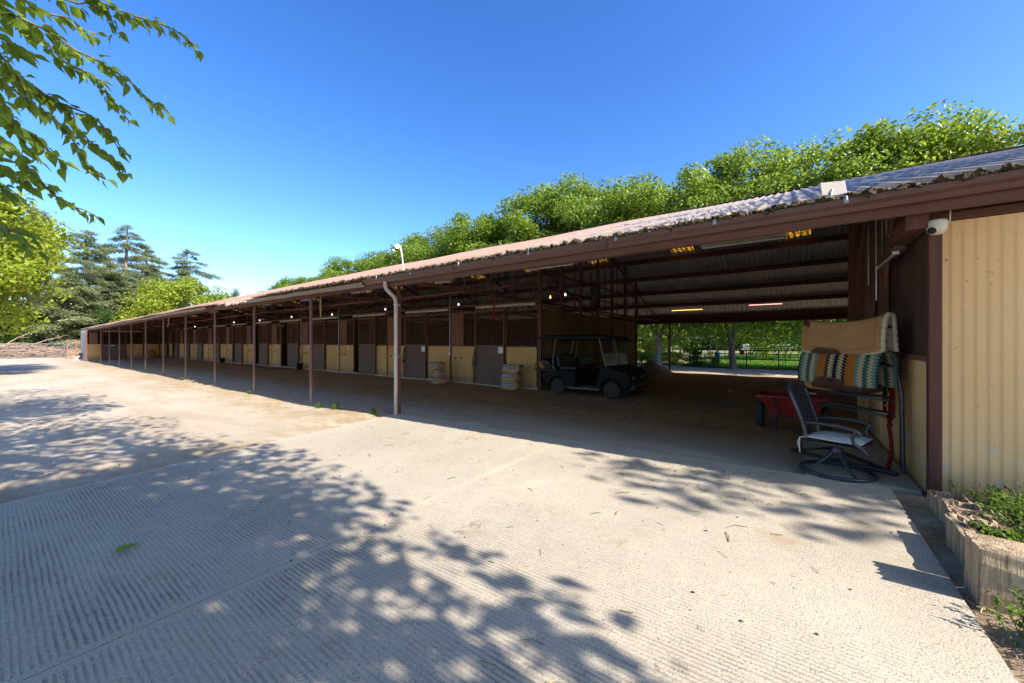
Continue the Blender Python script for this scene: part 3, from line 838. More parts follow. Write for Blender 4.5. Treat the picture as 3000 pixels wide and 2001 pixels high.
# dirt and moss packed into the corrugation ends and the gutter
m = MB(); rr = random.Random(3)
y = Y0
while y < 12.0:
    s_ = rr.uniform(0.012, 0.032)
    on_rib = abs(((y - Y0) % PITCH) - 0.0915) < 0.035
    zc = 2.672 + (0.018 if on_rib else 0.0) + rr.uniform(-0.012, 0.012)
    V_ = []
    m.box((4.59 + rr.uniform(-0.012, 0.02), y, zc - 0.012), (s_ * 1.6, s_ * 2.2, s_ * 1.5), (rr.random(), rr.random(), rr.random()), jit=s_ * 0.35)
    y += rr.uniform(0.012, 0.035)
mo = m.build('gutter_debris', M['moss'], gut); mo['kind'] = 'stuff'
m = MB(); m.span(4.64, 4.69, Y0 + 0.05, YG - 0.05, 2.60, 2.66); m.build('gutter_silt', M['moss'], gut)

# ---- tack room on the right
tk = empty('tack_room'); tk.parent = B
m = MB(); pr = []
y = -1.045
while y > Y0:      # narrow ribs, every third groove deep
    for q, (w_, d_) in enumerate(((0.040, 0.0), (0.007, 0.0045), (0.018, 0.0045), (0.007, 0.0))):
        pr.append((y, d_)); y -= w_
V_, F_ = [], []
for (yy, d_) in pr: V_ += [(4.955 + d_, yy, -0.1), (4.955 + d_, yy, 2.405)]
for i in range(len(pr) - 1): F_.append((2 * i, 2 * i + 1, 2 * i + 3, 2 * i + 2))
m.add(V_, F_); m.build('siding', M['tansiding'], tk)
MB().span(4.985, 5.02, Y0, -1.05, -0.1, 2.40).build('wall_core', M['darkboard'], tk)
MB().span(4.925, 4.99, Y0, -1.05, 2.412, 2.475).build('trim', M['beam'], tk)
MB().span(4.93, 4.985, Y0, -1.05, -0.12, -0.04).build('sill', M['timber'], tk)
cp = MB().span(4.885, 4.96, -1.04, -0.958, -0.15, 2.62); cp.build('corner_post', M['cornerpost'], tk, 0.006)
MB().span(4.962, 5.03, -1.05, -0.968, -0.15, 2.7).build('corner_post', M['cornerpost'], tk, 0.005)
MB().span(4.86, 5.05, -1.10, -0.94, -0.12, -0.005).build('footing', M['cornerpost'], tk, 0.01)
x = 5.04
while x < 9.7:
    w_ = random.choice((0.235, 0.25, 0.22))
    MB().span(x, x + w_ - 0.006, -1.0 - random.uniform(0, 0.006), -0.975 + random.uniform(-0.003, 0.003), 1.23, zr(x, -1) - 0.02).build('wall_board', M['darkboard'], tk)
    x += w_
for a, b in ((5.04, 5.98), (6.04, 7.2), (7.26, 8.45), (8.5, 9.7)):
    MB().span(a, b, -1.0, -0.968, -0.08, 1.17).build('wainscot_panel', M['tansiding'], tk)
MB().span(5.99, 6.03, -1.0, -0.955, -0.08, 1.17).build('batten', M['darkboard'], tk)
MB().span(5.035, 9.7, -1.0, -0.95, 1.175, 1.225).build('cap_rail', M['board'], tk)
MB().span(9.7, 9.78, Y0, -0.95, -0.3, zr(9.7, -1) - 0.02).build('rear_wall', M['darkboard'], tk)
for x, d_ in ((6.6, 0.05), (7.6, 0.07), (8.6, 0.07), (9.6, 0.08)):
    MB().span(x, x + 0.09, -0.95, -0.95 + d_ + 0.03, 1.23, zr(x, -1) - 0.15).build('stud', M['steel'], tk)
MB().span(4.80, 5.5, -0.945, -0.80, 2.34, 2.47).build('beam_stub', M['cornerpost'], tk, 0.006)
MB().beam((6.4, -0.86, 1.75), (5.6, -0.86, 3.0), 0.03, 0.05).build('brace', M['steel'], tk)
MB().beam((8.6, -0.82, 1.7), (7.3, -0.82, 3.3), 0.03, 0.05).build('brace', M['steel'], tk)
MB().beam((9.3, -0.80, 1.6), (8.2, -0.80, 3.7), 0.03, 0.05).build('brace', M['steel'], tk)
m = MB(); m.tube([(6.45, -0.82, 2.9), (6.45, -0.82, 1.86)], 0.012, 6); m.tube([(5.95, -0.84, 2.75), (5.93, -0.84, 2.55), (5.75, -0.86, 2.48), (5.55, -0.86, 2.40)], 0.011, 6)
m.tube([(6.2, -0.84, 2.8), (6.2, -0.84, 2.35), (6.1, -0.85, 2.30), (5.9, -0.85, 2.33)], 0.010, 6); m.tube([(6.9, -0.8, 2.9), (6.88, -0.8, 2.1)], 0.010, 6)
m.build('conduit', M['galv'], tk)
MB().tube([(4.93, -1.25, 2.52), (4.92, -1.6, 2.50), (4.92, -2.1, 2.515), (4.92, -3.5, 2.52)], 0.011, 6).build('cable', M['dirtywhite'], tk)

# gable ends, added to keep outside light out of the dark interior
for yy in (Y0 + 0.03, Y1 - 0.75):
    m = MB(); zb_ = 2.45 + sag(yy)
    m.add([(9.75 if yy < 0 else 4.9, yy, -0.6 if yy < 0 else zb_), (24.0, yy, -0.6 if yy < 0 else zb_), (24.0, yy, zr(24.0, yy) - 0.02), (XR, yy, zr(XR, yy) - 0.02), (4.9, yy, zr(4.9, yy) - 0.02)] + ([(4.9, yy, zb_), (9.75, yy, zb_)] if yy < 0 else []), [tuple(range(7 if yy < 0 else 5))])
    m.build('gable', M['darkboard'], B, fix=False)
TWIGS = [
    [(0.4, 4.14, 3.92), (0.46, 4.13, 3.87), (0.54, 4.08, 3.84), (0.65, 4.01, 3.82), (0.74, 3.95, 3.81), (0.84, 3.88, 3.78), (0.96, 3.79, 3.68)],
    [(-0.02, 4.03, 3.5), (0.03, 4.02, 3.46), (0.11, 3.94, 3.4), (0.22, 3.85, 3.35), (0.32, 3.76, 3.25), (0.41, 3.69, 3.21), (0.48, 3.63, 3.15), (0.56, 3.58, 3.09), (0.62, 3.54, 3.01), (0.7, 3.47, 2.94)],
    [(-0.01, 4.18, 3.51), (0.09, 4.11, 3.44), (0.2, 4.01, 3.36), (0.28, 3.95, 3.24), (0.37, 3.88, 3.19), (0.44, 3.84, 3.15), (0.48, 3.83, 3.06), (0.53, 3.83, 2.99), (0.57, 3.82, 2.94)],
    [(-0.03, 4.38, 3.19), (0.03, 4.35, 3.17), (0.11, 4.29, 3.12), (0.22, 4.19, 3.07), (0.29, 4.13, 3.02), (0.39, 4.05, 2.98), (0.46, 4.0, 2.92), (0.5, 3.99, 2.85), (0.54, 3.98, 2.78), (0.58, 3.97, 2.77)],
    [(-0.03, 4.72, 3.29), (0.03, 4.68, 3.26), (0.1, 4.64, 3.21), (0.18, 4.58, 3.12), (0.26, 4.51, 3.06), (0.33, 4.46, 2.97), (0.38, 4.45, 2.86), (0.42, 4.43, 2.75), (0.48, 4.39, 2.68), (0.53, 4.39, 2.65)],
    [(0.21, 4.13, 3.05), (0.29, 4.1, 3.0), (0.35, 4.09, 2.88), (0.41, 4.08, 2.8), (0.48, 4.06, 2.74), (0.54, 4.04, 2.69), (0.59, 4.04, 2.62)],
    [(-0.02, 3.87, 2.76), (0.03, 3.87, 2.73), (0.09, 3.85, 2.68), (0.16, 3.83, 2.65), (0.2, 3.84, 2.59), (0.25, 3.85, 2.54), (0.28, 3.87, 2.52)],
    [(-0.03, 4.21, 2.73), (0.03, 4.19, 2.67), (0.09, 4.15, 2.6), (0.15, 4.13, 2.5), (0.21, 4.09, 2.41), (0.26, 4.08, 2.35), (0.32, 4.05, 2.3), (0.39, 4.02, 2.28), (0.44, 4.0, 2.24)],
    [(-0.03, 4.04, 2.49), (0.03, 4.11, 2.49), (0.07, 4.18, 2.48), (0.14, 4.24, 2.42)],
    [(-0.03, 4.38, 2.44), (0.03, 4.44, 2.43), (0.07, 4.53, 2.43), (0.1, 4.63, 2.43)],
    [(-0.02, 3.36, 1.98), (0.02, 3.38, 1.97), (0.06, 3.42, 1.96), (0.09, 3.46, 1.95), (0.12, 3.51, 1.91), (0.15, 3.55, 1.89)],
    [(0.19, 4.26, 3.85), (0.27, 4.22, 3.81), (0.36, 4.19, 3.81), (0.44, 4.16, 3.86), (0.52, 4.14, 3.81), (0.56, 4.17, 3.71)],
    [(-0.02, 3.18, 2.9), (0.02, 3.24, 2.91), (0.05, 3.3, 2.91), (0.09, 3.36, 2.93), (0.1, 3.44, 2.95)],
    [(0.09, 4.06, 3.63), (0.15, 4.06, 3.57), (0.23, 4.03, 3.56), (0.31, 4.01, 3.58), (0.38, 3.99, 3.53), (0.44, 4.0, 3.55)],
    [(-0.01, 3.68, 2.78), (0.02, 3.72, 2.77), (0.06, 3.76, 2.73), (0.09, 3.8, 2.6), (0.14, 3.82, 2.53), (0.16, 3.87, 2.51)],
    [(-0.03, 3.54, 2.96), (0.01, 3.59, 2.98), (0.06, 3.63, 2.94), (0.1, 3.68, 2.87), (0.13, 3.74, 2.8)]]

# =================================================================== TREES AND PLANTS
def leaf_quads(C, size, up=0.5, seed=0, aspect=0.62, droop=0.35, outward=None):
    """one folded kite per leaf; C (n,3) centres"""
    r = np.random.default_rng(seed)
    n = len(C)
    nrm = r.normal(size=(n, 3)); nrm /= np.linalg.norm(nrm, axis=1)[:, None]
    nrm[:, 2] += up
    if outward is not None: nrm += outward * 0.5
    nrm /= np.linalg.norm(nrm, axis=1)[:, None] + 1e-9
    d = r.normal(size=(n, 3)); d[:, 2] -= droop
    d -= nrm * np.sum(d * nrm, axis=1)[:, None]
    d /= np.linalg.norm(d, axis=1)[:, None] + 1e-9
    s = np.cross(nrm, d)
    L = (size * r.uniform(0.65, 1.3, n))[:, None]
    W = L * aspect * 0.5
    fold = nrm * (W * 0.45)
    base = C - d * L * 0.5; tip = C + d * L * 0.5 - nrm * L * 0.12
    mid = C - d * L * 0.08
    V = np.stack([base, mid + s * W + fold, tip, mid - s * W + fold], axis=1).reshape(-1, 3)
    F = np.arange(4 * n).reshape(n, 4)
    # split along the midrib so that the fold is real
    T = np.concatenate([F[:, [0, 1, 2]], F[:, [0, 2, 3]]])
    return V, T

def crown_points(seed, rx, ry, rz, ncl, per, cr, shell=0.55, flat=0.75, lump=0.09):
    r = np.random.default_rng(seed)
    d = r.normal(size=(ncl, 3)); d /= np.linalg.norm(d, axis=1)[:, None]
    rad = shell + (1 - shell) * r.random(ncl) ** 0.6
    rad *= 1 + r.normal(size=ncl) * lump * 0.3
    az_, ph = np.arctan2(d[:, 1], d[:, 0]), r.uniform(0, 6.28, 4)
    rad *= 1 + lump * (np.sin(3 * az_ + ph[0] + 2.5 * d[:, 2]) + 0.7 * np.sin(5 * az_ + ph[1] - 6 * d[:, 2]) + 0.5 * np.sin(9 * d[:, 2] + ph[2]))
    cc = d * rad[:, None] * np.array([rx, ry, rz])
    sz = cr * r.uniform(0.6, 1.35, ncl)
    q = r.normal(size=(ncl, per, 3)); q /= np.linalg.norm(q, axis=2)[:, :, None]
    q *= (r.random((ncl, per, 1)) ** 0.45)
    q[:, :, 2] *= flat
    P = cc[:, None, :] + q * sz[:, None, None]
    out = (q + d[:, None, :] * 0.6)
    return cc, P.reshape(-1, 3), out.reshape(-1, 3)

def crown_mesh(name, seed, rx, ry, rz, ncl, per, cr, leaf, mat, up=0.5, clip=None, off=(0, 0, 0), **kw):
    cc, P, out = crown_points(seed, rx, ry, rz, ncl, per, cr, **kw)
    if clip is not None:
        keep = clip(P + np.array(off)); P, out = P[keep], out[keep]
    V, F = leaf_quads(P, leaf, up, seed + 1, outward=out)
    return cc, np_mesh(name, V, F, [mat])

def limbs(m, base, fork, tips, r0, r1, rnd, n=5, rt=0.02):
    """tapered trunk from base to fork, then a limb to each tip"""
    base, fork = Vector(base), Vector(fork)
    pts = [base.lerp(fork, i / n) + Vector((rnd.uniform(-1, 1), rnd.uniform(-1, 1), 0)) * r0 * 0.25 * (0 < i < n) for i in range(n + 1)]
    rr = [r0 + (r1 - r0) * i / n for i in range(n + 1)]; rr[0] *= 1.35
    m.tube(pts, rr, 10)
    for t, k in tips:
        t = Vector(t)
        midp = fork.lerp(t, 0.45) + Vector((rnd.uniform(-.3, .3), rnd.uniform(-.3, .3), 0.10 * (t - fork).length))
        q = [fork + (fork - base).normalized() * -0.1, fork.lerp(midp, 0.5) + Vector((0, 0, 0.03)), midp, midp.lerp(t, 0.55), t]
        m.tube(q, [r1 * k, r1 * k * 0.85, r1 * k * 0.6, r1 * k * 0.38, rt], 8)

# ---- row of tall trees behind the stable
rear_mesh = []
for v_ in range(3):
    cc, me = crown_mesh('crown', 40 + v_, 4.6, 4.6, 6.7, 150, 400, 1.3, 0.235, M['leafB'], up=0.45, shell=0.5, lump=0.11, clip=lambda P: (P[:, 2] > 3.6) | (np.random.default_rng(9).random(len(P)) < 0.22), off=(0, 0, 8.3))
    mt = MB(); rnd = random.Random(70 + v_)
    sp = 0.9 + 0.25 * v_
    tips = [((-0.5 * sp, 0.95 * sp, 4.4), 0.8), ((0.35 * sp, -1.0 * sp, 4.6), 0.85), ((0.9, 0.5, 5.0), 0.6)]
    limbs(mt, (0, 0, -0.1), (0.05, 0.05, 1.75 + 0.25 * v_), tips, 0.24, 0.2, rnd, rt=0.09)
    for t, k in tips:
        for q in range(5):
            c_ = cc[rnd.randrange(len(cc))] + np.array([0, 0, 8.3])
            mt.tube([t, (Vector(t) + Vector(c_)) / 2 + Vector((0, 0, 0.4)), c_], [0.09, 0.06, 0.015], 6)
    rear_mesh.append((me, mt.mesh('trunk', M['palebark'] if v_ == 1 else M['bark'])))
rear_pos = [(29.6, 8.15, 0.98, 1), (30.4, 3.44, 1.0, 0), (30.2, -1.6, 0.97, 2), (30.0, -6.2, 0.98, 1), (30.8, -11.8, 0.84, 0), (30, 13.4, 1.02, 2), (30.4, 18.3, 1.1, 0), (30, 24.2, 1.03, 1),
            (30.3, 30.0, 1.0, 2), (30, 36.3, 0.98, 0), (30.4, 42.6, 0.95, 1), (30, 49.3, 0.93, 2), (30.4, 56.0, 0.9, 0), (30, 63.4, 0.88, 1), (30.3, 71.5, 0.84, 2)]
desc = ['forked pale grey trunk standing just behind the rear post', 'forked brown trunk standing at the pipe fence, seen through the open bay', 'crown over the roof behind the square antenna plate',
        'leafy crown highest over the near roof', 'crown at the right edge of the picture over the ridge']
rnd = random.Random(5)
for i, (x, y, s_, v_) in enumerate(rear_pos):
    lab = 'tall leafy tree, ' + desc[i] if i < 5 else 'tall leafy green tree behind the ridge, %s from the right in its row' % ['sixth','seventh','eighth','ninth','tenth','eleventh','twelfth','thirteenth','fourteenth','fifteenth'][i - 5]
    o = empty('shade_tree', (x, y, g(x, y)), rnd.uniform(0, 6.28) if i not in (0, 1) else (0.35 if i == 0 else -0.25), lab, 'tree', 'row of tall trees behind the stable')
    o.scale = (s_, s_, s_)
    obj('trunk', rear_mesh[v_][1], o)
    c_ = obj('crown', rear_mesh[v_][0], o, (0, 0, 8.3), (0, 0, rnd.uniform(0, 6.28)), (rnd.uniform(0.92, 1.12), rnd.uniform(0.92, 1.12), rnd.uniform(0.9, 1.06)))

def simple_tree(name, x, y, zc, rx, ry, rz, ncl, per, cr, leaf, mat, bark, label, group=None, seed=1, clip=None, trunk_r=0.22, fork=None, up=0.5, **kw):
    z0 = g(x, y)
    o = empty(name, (x, y, z0), 0, label, 'tree', group)
    cc, me = crown_mesh('crown', seed, rx, ry, rz, ncl, per, cr, leaf, mat, up=up, clip=clip, off=(x, y, z0 + zc), **kw)
    obj('crown', me, o, (0, 0, zc))
    mt = MB(); r_ = random.Random(seed)
    f = fork or max(1.6, zc - rz * 0.9)
    idx = r_.sample(range(len(cc)), min(14, len(cc)))
    limbs(mt, (0, 0, -0.2), (0.1, 0.1, f), [((cc[q] * 0.8 + np.array([0, 0, zc])), r_.uniform(0.35, 0.6)) for q in idx], trunk_r, trunk_r * 0.8, r_)
    mt.build('trunk', bark, o)
    return o
# trees through the open bay, beyond the fence
simple_tree('shade_tree', 47.9, 2.3, 5.2, 5.4, 5.4, 4.4, 70, 260, 1.3, 0.27, M['leafB'], M['bark'], 'round leafy tree on the lawn beyond the pipe fence', seed=21)
simple_tree('shade_tree', 52, 15.5, 5.0, 5.0, 5.0, 4.2, 60, 220, 1.3, 0.3, M['leafC'], M['bark'], 'bright leafy tree leaning over the far white shelter', seed=22)
simple_tree('shade_tree', 44, 11.0, 4.9, 4.6, 4.6, 3.8, 60, 220, 1.2, 0.27, M['leafB'], M['bark'], 'leafy tree between the hedge and the far shelter', seed=23)
simple_tree('shade_tree', 55, -6.5, 5.4, 5.6, 5.6, 4.6, 60, 220, 1.4, 0.3, M['leafB'], M['bark'], 'dense leafy tree on the lawn behind the tan saddle pad', seed=24)
# the overhanging tree and its neighbours on the left
_cr = np.random.default_rng(3)
def sunlit_gap(P):   # opening in the canopies through which the sun reaches the drooping twigs
    q = (np.abs(P[:, 0] - 0.3) < 0.75) & (np.abs(P[:, 1] - (4.0 - 1.28 * (P[:, 2] - 3.1))) < 1.5)
    return ~(q & (_cr.random(len(P)) < 0.85))
clearA0 = lambda P: (P[:, 2] > 1.9 + 0.97 * np.maximum(0.8051 * P[:, 0] + 0.5932 * P[:, 1], 0)) | (P[:, 0] < 0.006 * P[:, 1] - 0.25)
clearA = lambda P: clearA0(P) & sunlit_gap(P)
A = simple_tree('mulberry_tree', -2.7, 4.2, 7.6, 4.9, 4.6, 3.1, 95, 230, 1.0, 0.15, M['leafA'], M['bark'], 'leafy mulberry whose drooping twigs hang into the upper left corner', seed=31, clip=clearA, trunk_r=0.2, fork=2.4, shell=0.35)
simple_tree('mulberry_tree', -2.25, -2.9, 6.6, 4.6, 4.6, 2.7, 190, 430, 1.05, 0.15, M['leafA'], M['bark'], 'mulberry behind the viewer that shades the concrete slab', seed=32, clip=clearA, trunk_r=0.2, fork=2.4, shell=0.35)
simple_tree('mulberry_tree', -5.2, 15.5, 6.0, 4.9, 5.2, 2.9, 80, 170, 1.0, 0.17, M['leafA'], M['bark'], 'mulberry left of the yard, shading the middle of the dirt', seed=33, clip=clearA, trunk_r=0.2, fork=2.2, shell=0.35)
simple_tree('shade_tree', 8.4, -11.4, 9.6, 4.6, 4.6, 3.6, 48, 130, 1.0, 0.24, M['leafB'], M['bark'], 'tall tree beyond the tack room that shades the near roof', seed=34, trunk_r=0.25, fork=4.0, shell=0.35)
simple_tree('shade_tree', -2.9, 31.0, 6.0, 5.6, 5.6, 4.0, 150, 320, 1.05, 0.21, M['leafC'], M['bark'], 'bright yellow-green tree at the left edge above the pipe gate', seed=35, trunk_r=0.25, fork=2.0)
simple_tree('shade_tree', 15.0, 64.0, 5.4, 5.6, 5.6, 3.8, 110, 260, 1.3, 0.28, M['leafC'], M['bark'], 'round bright green tree behind the far end of the roof', seed=36, trunk_r=0.25)
simple_tree('shade_tree', 24.5, 78.0, 5.5, 5.0, 5.0, 4.0, 60, 220, 1.3, 0.3, M['leafB'], M['bark'], 'dark green tree left of the drooping bare saplings', seed=37, trunk_r=0.25)

# ---- drooping twigs with single leaves
def leaf_mesh(seed):
    r_ = random.Random(seed)
    out = [(0.0, 0.006), (0.08, 0.19), (0.20, 0.29), (0.34, 0.31), (0.50, 0.265), (0.66, 0.18), (0.82, 0.085), (1.0, 0.0)]
    V_, F_ = [], []
    for (t, w_) in out:
        w2 = w_ * r_.uniform(0.9, 1.1)
        zc = -0.22 * t * t
        V_ += [(t, w2, zc + w2 * 0.42), (t, 0, zc), (t, -w2, zc + w2 * 0.42)]
    for i in range(len(out) - 1):
        a = i * 3
        F_ += [(a, a + 1, a + 4, a + 3), (a + 1, a + 2, a + 5, a + 4)]
    V_ += [(-0.28, 0.012, 0.03), (-0.28, -0.012, 0.03)]
    b = len(V_)
    F_.append((b - 2, b - 1, 1, 1)) if False else None
    me = bpy.data.meshes.new('leaf'); me.from_pydata(V_, [], F_); me.materials.append(M['leafA'])
    me.polygons.foreach_set('use_smooth', [True] * len(F_)); me.update()
    return me
LM = [leaf_mesh(s_) for s_ in range(5)]
LMV = [np.array([v_.co[:] for v_ in me.vertices]) for me in LM]
LMF = [[tuple(p_.vertices) for p_ in me.polygons] for me in LM]
tw = MB(); leaves = []; rnd = random.Random(9)
for T in TWIGS:
    pts = [Vector(p_) for p_ in T]
    n = len(pts)
    root = Vector((-0.9, pts[0].y + 0.2, pts[0].z + 0.55))
    P = [root, root.lerp(pts[0], 0.55) + Vector((0, 0, 0.08))] + pts
    tw.tube(P, [0.014] + [0.011] + [0.007 * (1 - 0.75 * i / n) + 0.0012 for i in range(n)], 6)
    for i in range(len(P) - 1):
        a, b = P[i], P[i + 1]
        d = (b - a); ln = d.length
        if i == 0: a = a.lerp(b, 0.6); d = b - a; ln = d.length
        d.normalize()
        steps = max(2, int(ln / 0.0135))
        for q in range(steps):
            p_ = a.lerp(b, (q + rnd.random()) / steps)
            side = d.cross(Vector((0, 0, 1))).normalized() * (1 if (q % 2) else -1)
            dirv = (d * rnd.uniform(0.3, 1.0) + side * rnd.uniform(0.0, 1.1) + Vector((rnd.uniform(-.5, .5), rnd.uniform(-.5, .5), rnd.uniform(-1.1, 0.25)))).normalized()
            f = i / len(P)
            size = rnd.uniform(0.05, 0.115) * (1.15 - 0.45 * f)
            nz = Vector((rnd.uniform(-1, 1), rnd.uniform(-1.3, .7), 1.0))
            yv = nz.cross(dirv).normalized(); zv = dirv.cross(yv)
            Mx = Matrix((dirv, yv, zv)).transposed().to_4x4()
            Mx = Matrix.Translation(p_ + dirv * rnd.uniform(0.012, 0.04)) @ Mx @ Matrix.Scale(size, 4)
            leaves.append((size / (p_ - Vector((0, 0, 1.356))).length if p_.x > 0.0 else 0.0, Mx, rnd.randrange(5)))
leaves.sort(key=lambda e: -e[0])
inv = Matrix.Translation(-A.location)
bo = tw.build('twig', M['bark'], A); bo.location = -A.location
for s_, Mx, q in leaves[:285]:
    o = bpy.data.objects.new('leaf', LM[q]); link(o, A); o.matrix_local = inv @ Mx
VV, FF = [], []; base = 0
for s_, Mx, q in leaves[285:]:
    a = np.array(Mx)
    VV.append(LMV[q] @ a[:3, :3].T + a[:3, 3])
    FF += [tuple(base + i for i in f) for f in LMF[q]]; base += len(LMV[q])
o = obj('leaf_mass', np_mesh('leaf_mass', np.concatenate(VV), FF, [M['leafA']], True), A, tuple(-A.location)); o['kind'] = 'stuff'

# ---- cedars
def cedar(x, y, h, spread, seed, label, z_first=0.18, tufts=95, mat=None):
    r_ = random.Random(seed); nr = np.random.default_rng(seed)
    o = empty('cedar_tree', (x, y, g(x, y)), 0, label, 'tree', 'cedars beyond the far end')
    mt = MB()
    lean = (r_.uniform(-.02, .02), r_.uniform(-.02, .02))
    zs = [h * i / 10 for i in range(11)]
    mt.tube([(lean[0] * z * z / h, lean[1] * z * z / h, z - 0.2) for z in zs], [0.42 * (h / 17) * (1 - 0.93 * i / 10) + 0.02 for i in range(11)], 10)
    C, L = [], []
    z = h * z_first
    az = r_.random() * 6
    while z < h * 0.99:
        f = z / h
        length = spread * (0.42 + 0.58 * (1 - f) ** 0.6) * r_.uniform(0.35, 1.2) * (0.25 + 0.75 * min(1, (1 - f) * 4.5))
        if f < 0.3: length *= r_.uniform(0.3, 0.9)
        az += 2.4 + r_.uniform(-.5, .5)
        rise = r_.uniform(0.0, 0.22)
        tipd = r_.uniform(0.05, 0.22)
        pts = []
        for q in range(6):
            t = q / 5
            pts.append(Vector((math.cos(az) * length * t, math.sin(az) * length * t, z + length * (rise * t - (rise + tipd) * t ** 2.4))))
        mt.tube(pts, [0.07 * (1 - f * 0.7) * (1 - 0.85 * q / 5) + 0.008 for q in range(6)], 5)
        nt = int(tufts * length / spread * r_.uniform(0.75, 1.2))
        for _ in range(int(nt * 1.15)):
            t = 0.22 + 0.78 * r_.random() ** 0.75
            j = min(4, int(t * 5)); p_ = pts[j].lerp(pts[j + 1], t * 5 - j)
            wdt = length * 0.28 * (1 - abs(t - 0.55)) * r_.uniform(-1, 1)
            C.append((p_.x - math.sin(az) * wdt, p_.y + math.cos(az) * wdt, p_.z + r_.uniform(-0.16, 0.12) - abs(wdt) * 0.12)); L.append(az)
        z += h * r_.uniform(0.009, 0.024)
    C = np.array(C); n = len(C); k = 11
    C = np.repeat(C, k, axis=0) + nr.normal(size=(n * k, 3)) * np.array([0.28, 0.28, 0.13])
    a = np.repeat(np.array(L), k) + nr.normal(size=n * k) * 0.9
    d = np.stack([np.cos(a), np.sin(a), nr.uniform(-0.55, 0.1, n * k)], 1); d /= np.linalg.norm(d, axis=1)[:, None]
    s = np.cross(d, np.array([0, 0, 1.0])); s /= np.linalg.norm(s, axis=1)[:, None] + 1e-9
    s += np.stack([np.zeros(n * k), np.zeros(n * k), nr.uniform(-.7, .7, n * k)], 1)
    ln = nr.uniform(0.16, 0.42, n * k)[:, None]; wd = 0.05
    V_ = np.stack([C - d * ln * 0.5, C + s * wd, C + d * ln * 0.5, C - s * wd], 1).reshape(-1, 3)
    obj('crown', np_mesh('crown', V_, np.arange(4 * n * k).reshape(-1, 4), [mat or M['needle']]), o)
    mt.build('trunk', M['cedarbark'], o)
    return o
cedar(7.4, 74.0, 16.2, 4.6, 1, 'tall open cedar with a bare pale trunk, left of the stable roof end', 0.30, 100)
cedar(11.6, 80.0, 19.0, 6.0, 2, 'tallest cedar, with a broad layered crown right of the bare trunk', 0.12, 120)
cedar(19.0, 80.0, 17.0, 6.6, 3, 'broad flat layered cedar above the round bright tree', 0.15, 120)
cedar(3.0, 70.0, 17.5, 6.0, 4, 'dark cedar behind the yellow-green tree at the left', 0.12, 110)
cedar(5.0, 66.0, 9.5, 3.4, 5, 'short drooping cedar right behind the brush heap', 0.1, 110)
cedar(0.6, 76.0, 18.5, 5.5, 6, 'cedar rising over the pipe gate at the left edge', 0.1, 100)
cedar(15.2, 86.0, 17.5, 6.2, 8, 'broad cedar filling the gap between the tallest and the flat layered one', 0.12, 120)
cedar(9.0, 70.0, 11.5, 4.6, 9, 'low dense cedar below the bare pale trunk', 0.08, 120)
cedar(13.5, 76.0, 13.0, 5.6, 10, 'mid-height cedar behind the round bright tree', 0.1, 120)
cedar(29.5, 92.0, 13.0, 2.2, 7, 'thin cedar showing over the roof beside the bare drooping saplings', 0.3, 60)
# bare drooping saplings above the roof
for i, (x, y, h) in enumerate(((24.8, 88.0, 11.6), (27.4, 89.5, 12.6))):
    o = empty('bare_sapling', (x, y, g(x, y)), 0, ('bare drooping sapling left over the roof, bent like a hook', 'bare drooping sapling beside the thin cedar, bent double')[i], 'tree')
    m = MB(); r_ = random.Random(50 + i); sg = 1 if i == 0 else -1
    main = [Vector((0.02 * q * q * 0.1, 0, h * q / 6)) for q in range(6)] + [Vector((0.5 * sg, -0.4 * sg, h)), Vector((1.3 * sg, -1.2 * sg, h * 0.97)), Vector((1.9 * sg, -1.9 * sg, h * 0.86)), Vector((2.1 * sg, -2.3 * sg, h * 0.74))]
    m.tube(main, [0.12 - 0.011 * q for q in range(10)], 6)
    for q in range(60):
        j = r_.randrange(5, 9); p_ = main[j].lerp(main[j + 1], r_.random())
        e = p_ + Vector((r_.uniform(-.6, .6), r_.uniform(-.6, .6), r_.uniform(-1.3, -.3)))
        m.tube([p_, (p_ + e) / 2 + Vector((0, 0, 0.12)), e], [0.025, 0.016, 0.008], 4)
    m.build('stem', M['deadwood'], o)

# ---- dark undergrowth and dead wood behind the gate
def shrub(x, y, rx, ry, rz, label, seed, mat, leaf=0.16, ncl=30, per=160, name='shrub', group=None, cr=0.5):
    o = empty(name, (x, y, g(x, y)), 0, label, 'shrub', group)
    cc, me = crown_mesh('foliage', seed, rx, ry, rz, ncl, per, cr, leaf, mat, up=0.4, clip=lambda P: P[:, 2] > g(x, y) + 0.02, off=(x, y, g(x, y) + rz * 0.85))
    obj('foliage', me, o, (0, 0, rz * 0.85))
    m = MB(); r_ = random.Random(seed)
    for q in range(7):
        c_ = Vector(cc[r_.randrange(len(cc))]) * 0.8 + Vector((0, 0, rz * 0.85))
        c_.z = max(c_.z, 0.25)
        m.tube([(r_.uniform(-.2, .2) * rx, r_.uniform(-.2, .2) * ry, -0.1), (c_.x * 0.5, c_.y * 0.5, c_.z * 0.6), c_], [0.03, 0.02, 0.008], 5)
    m.build('stem', M['bark'], o)
    return o
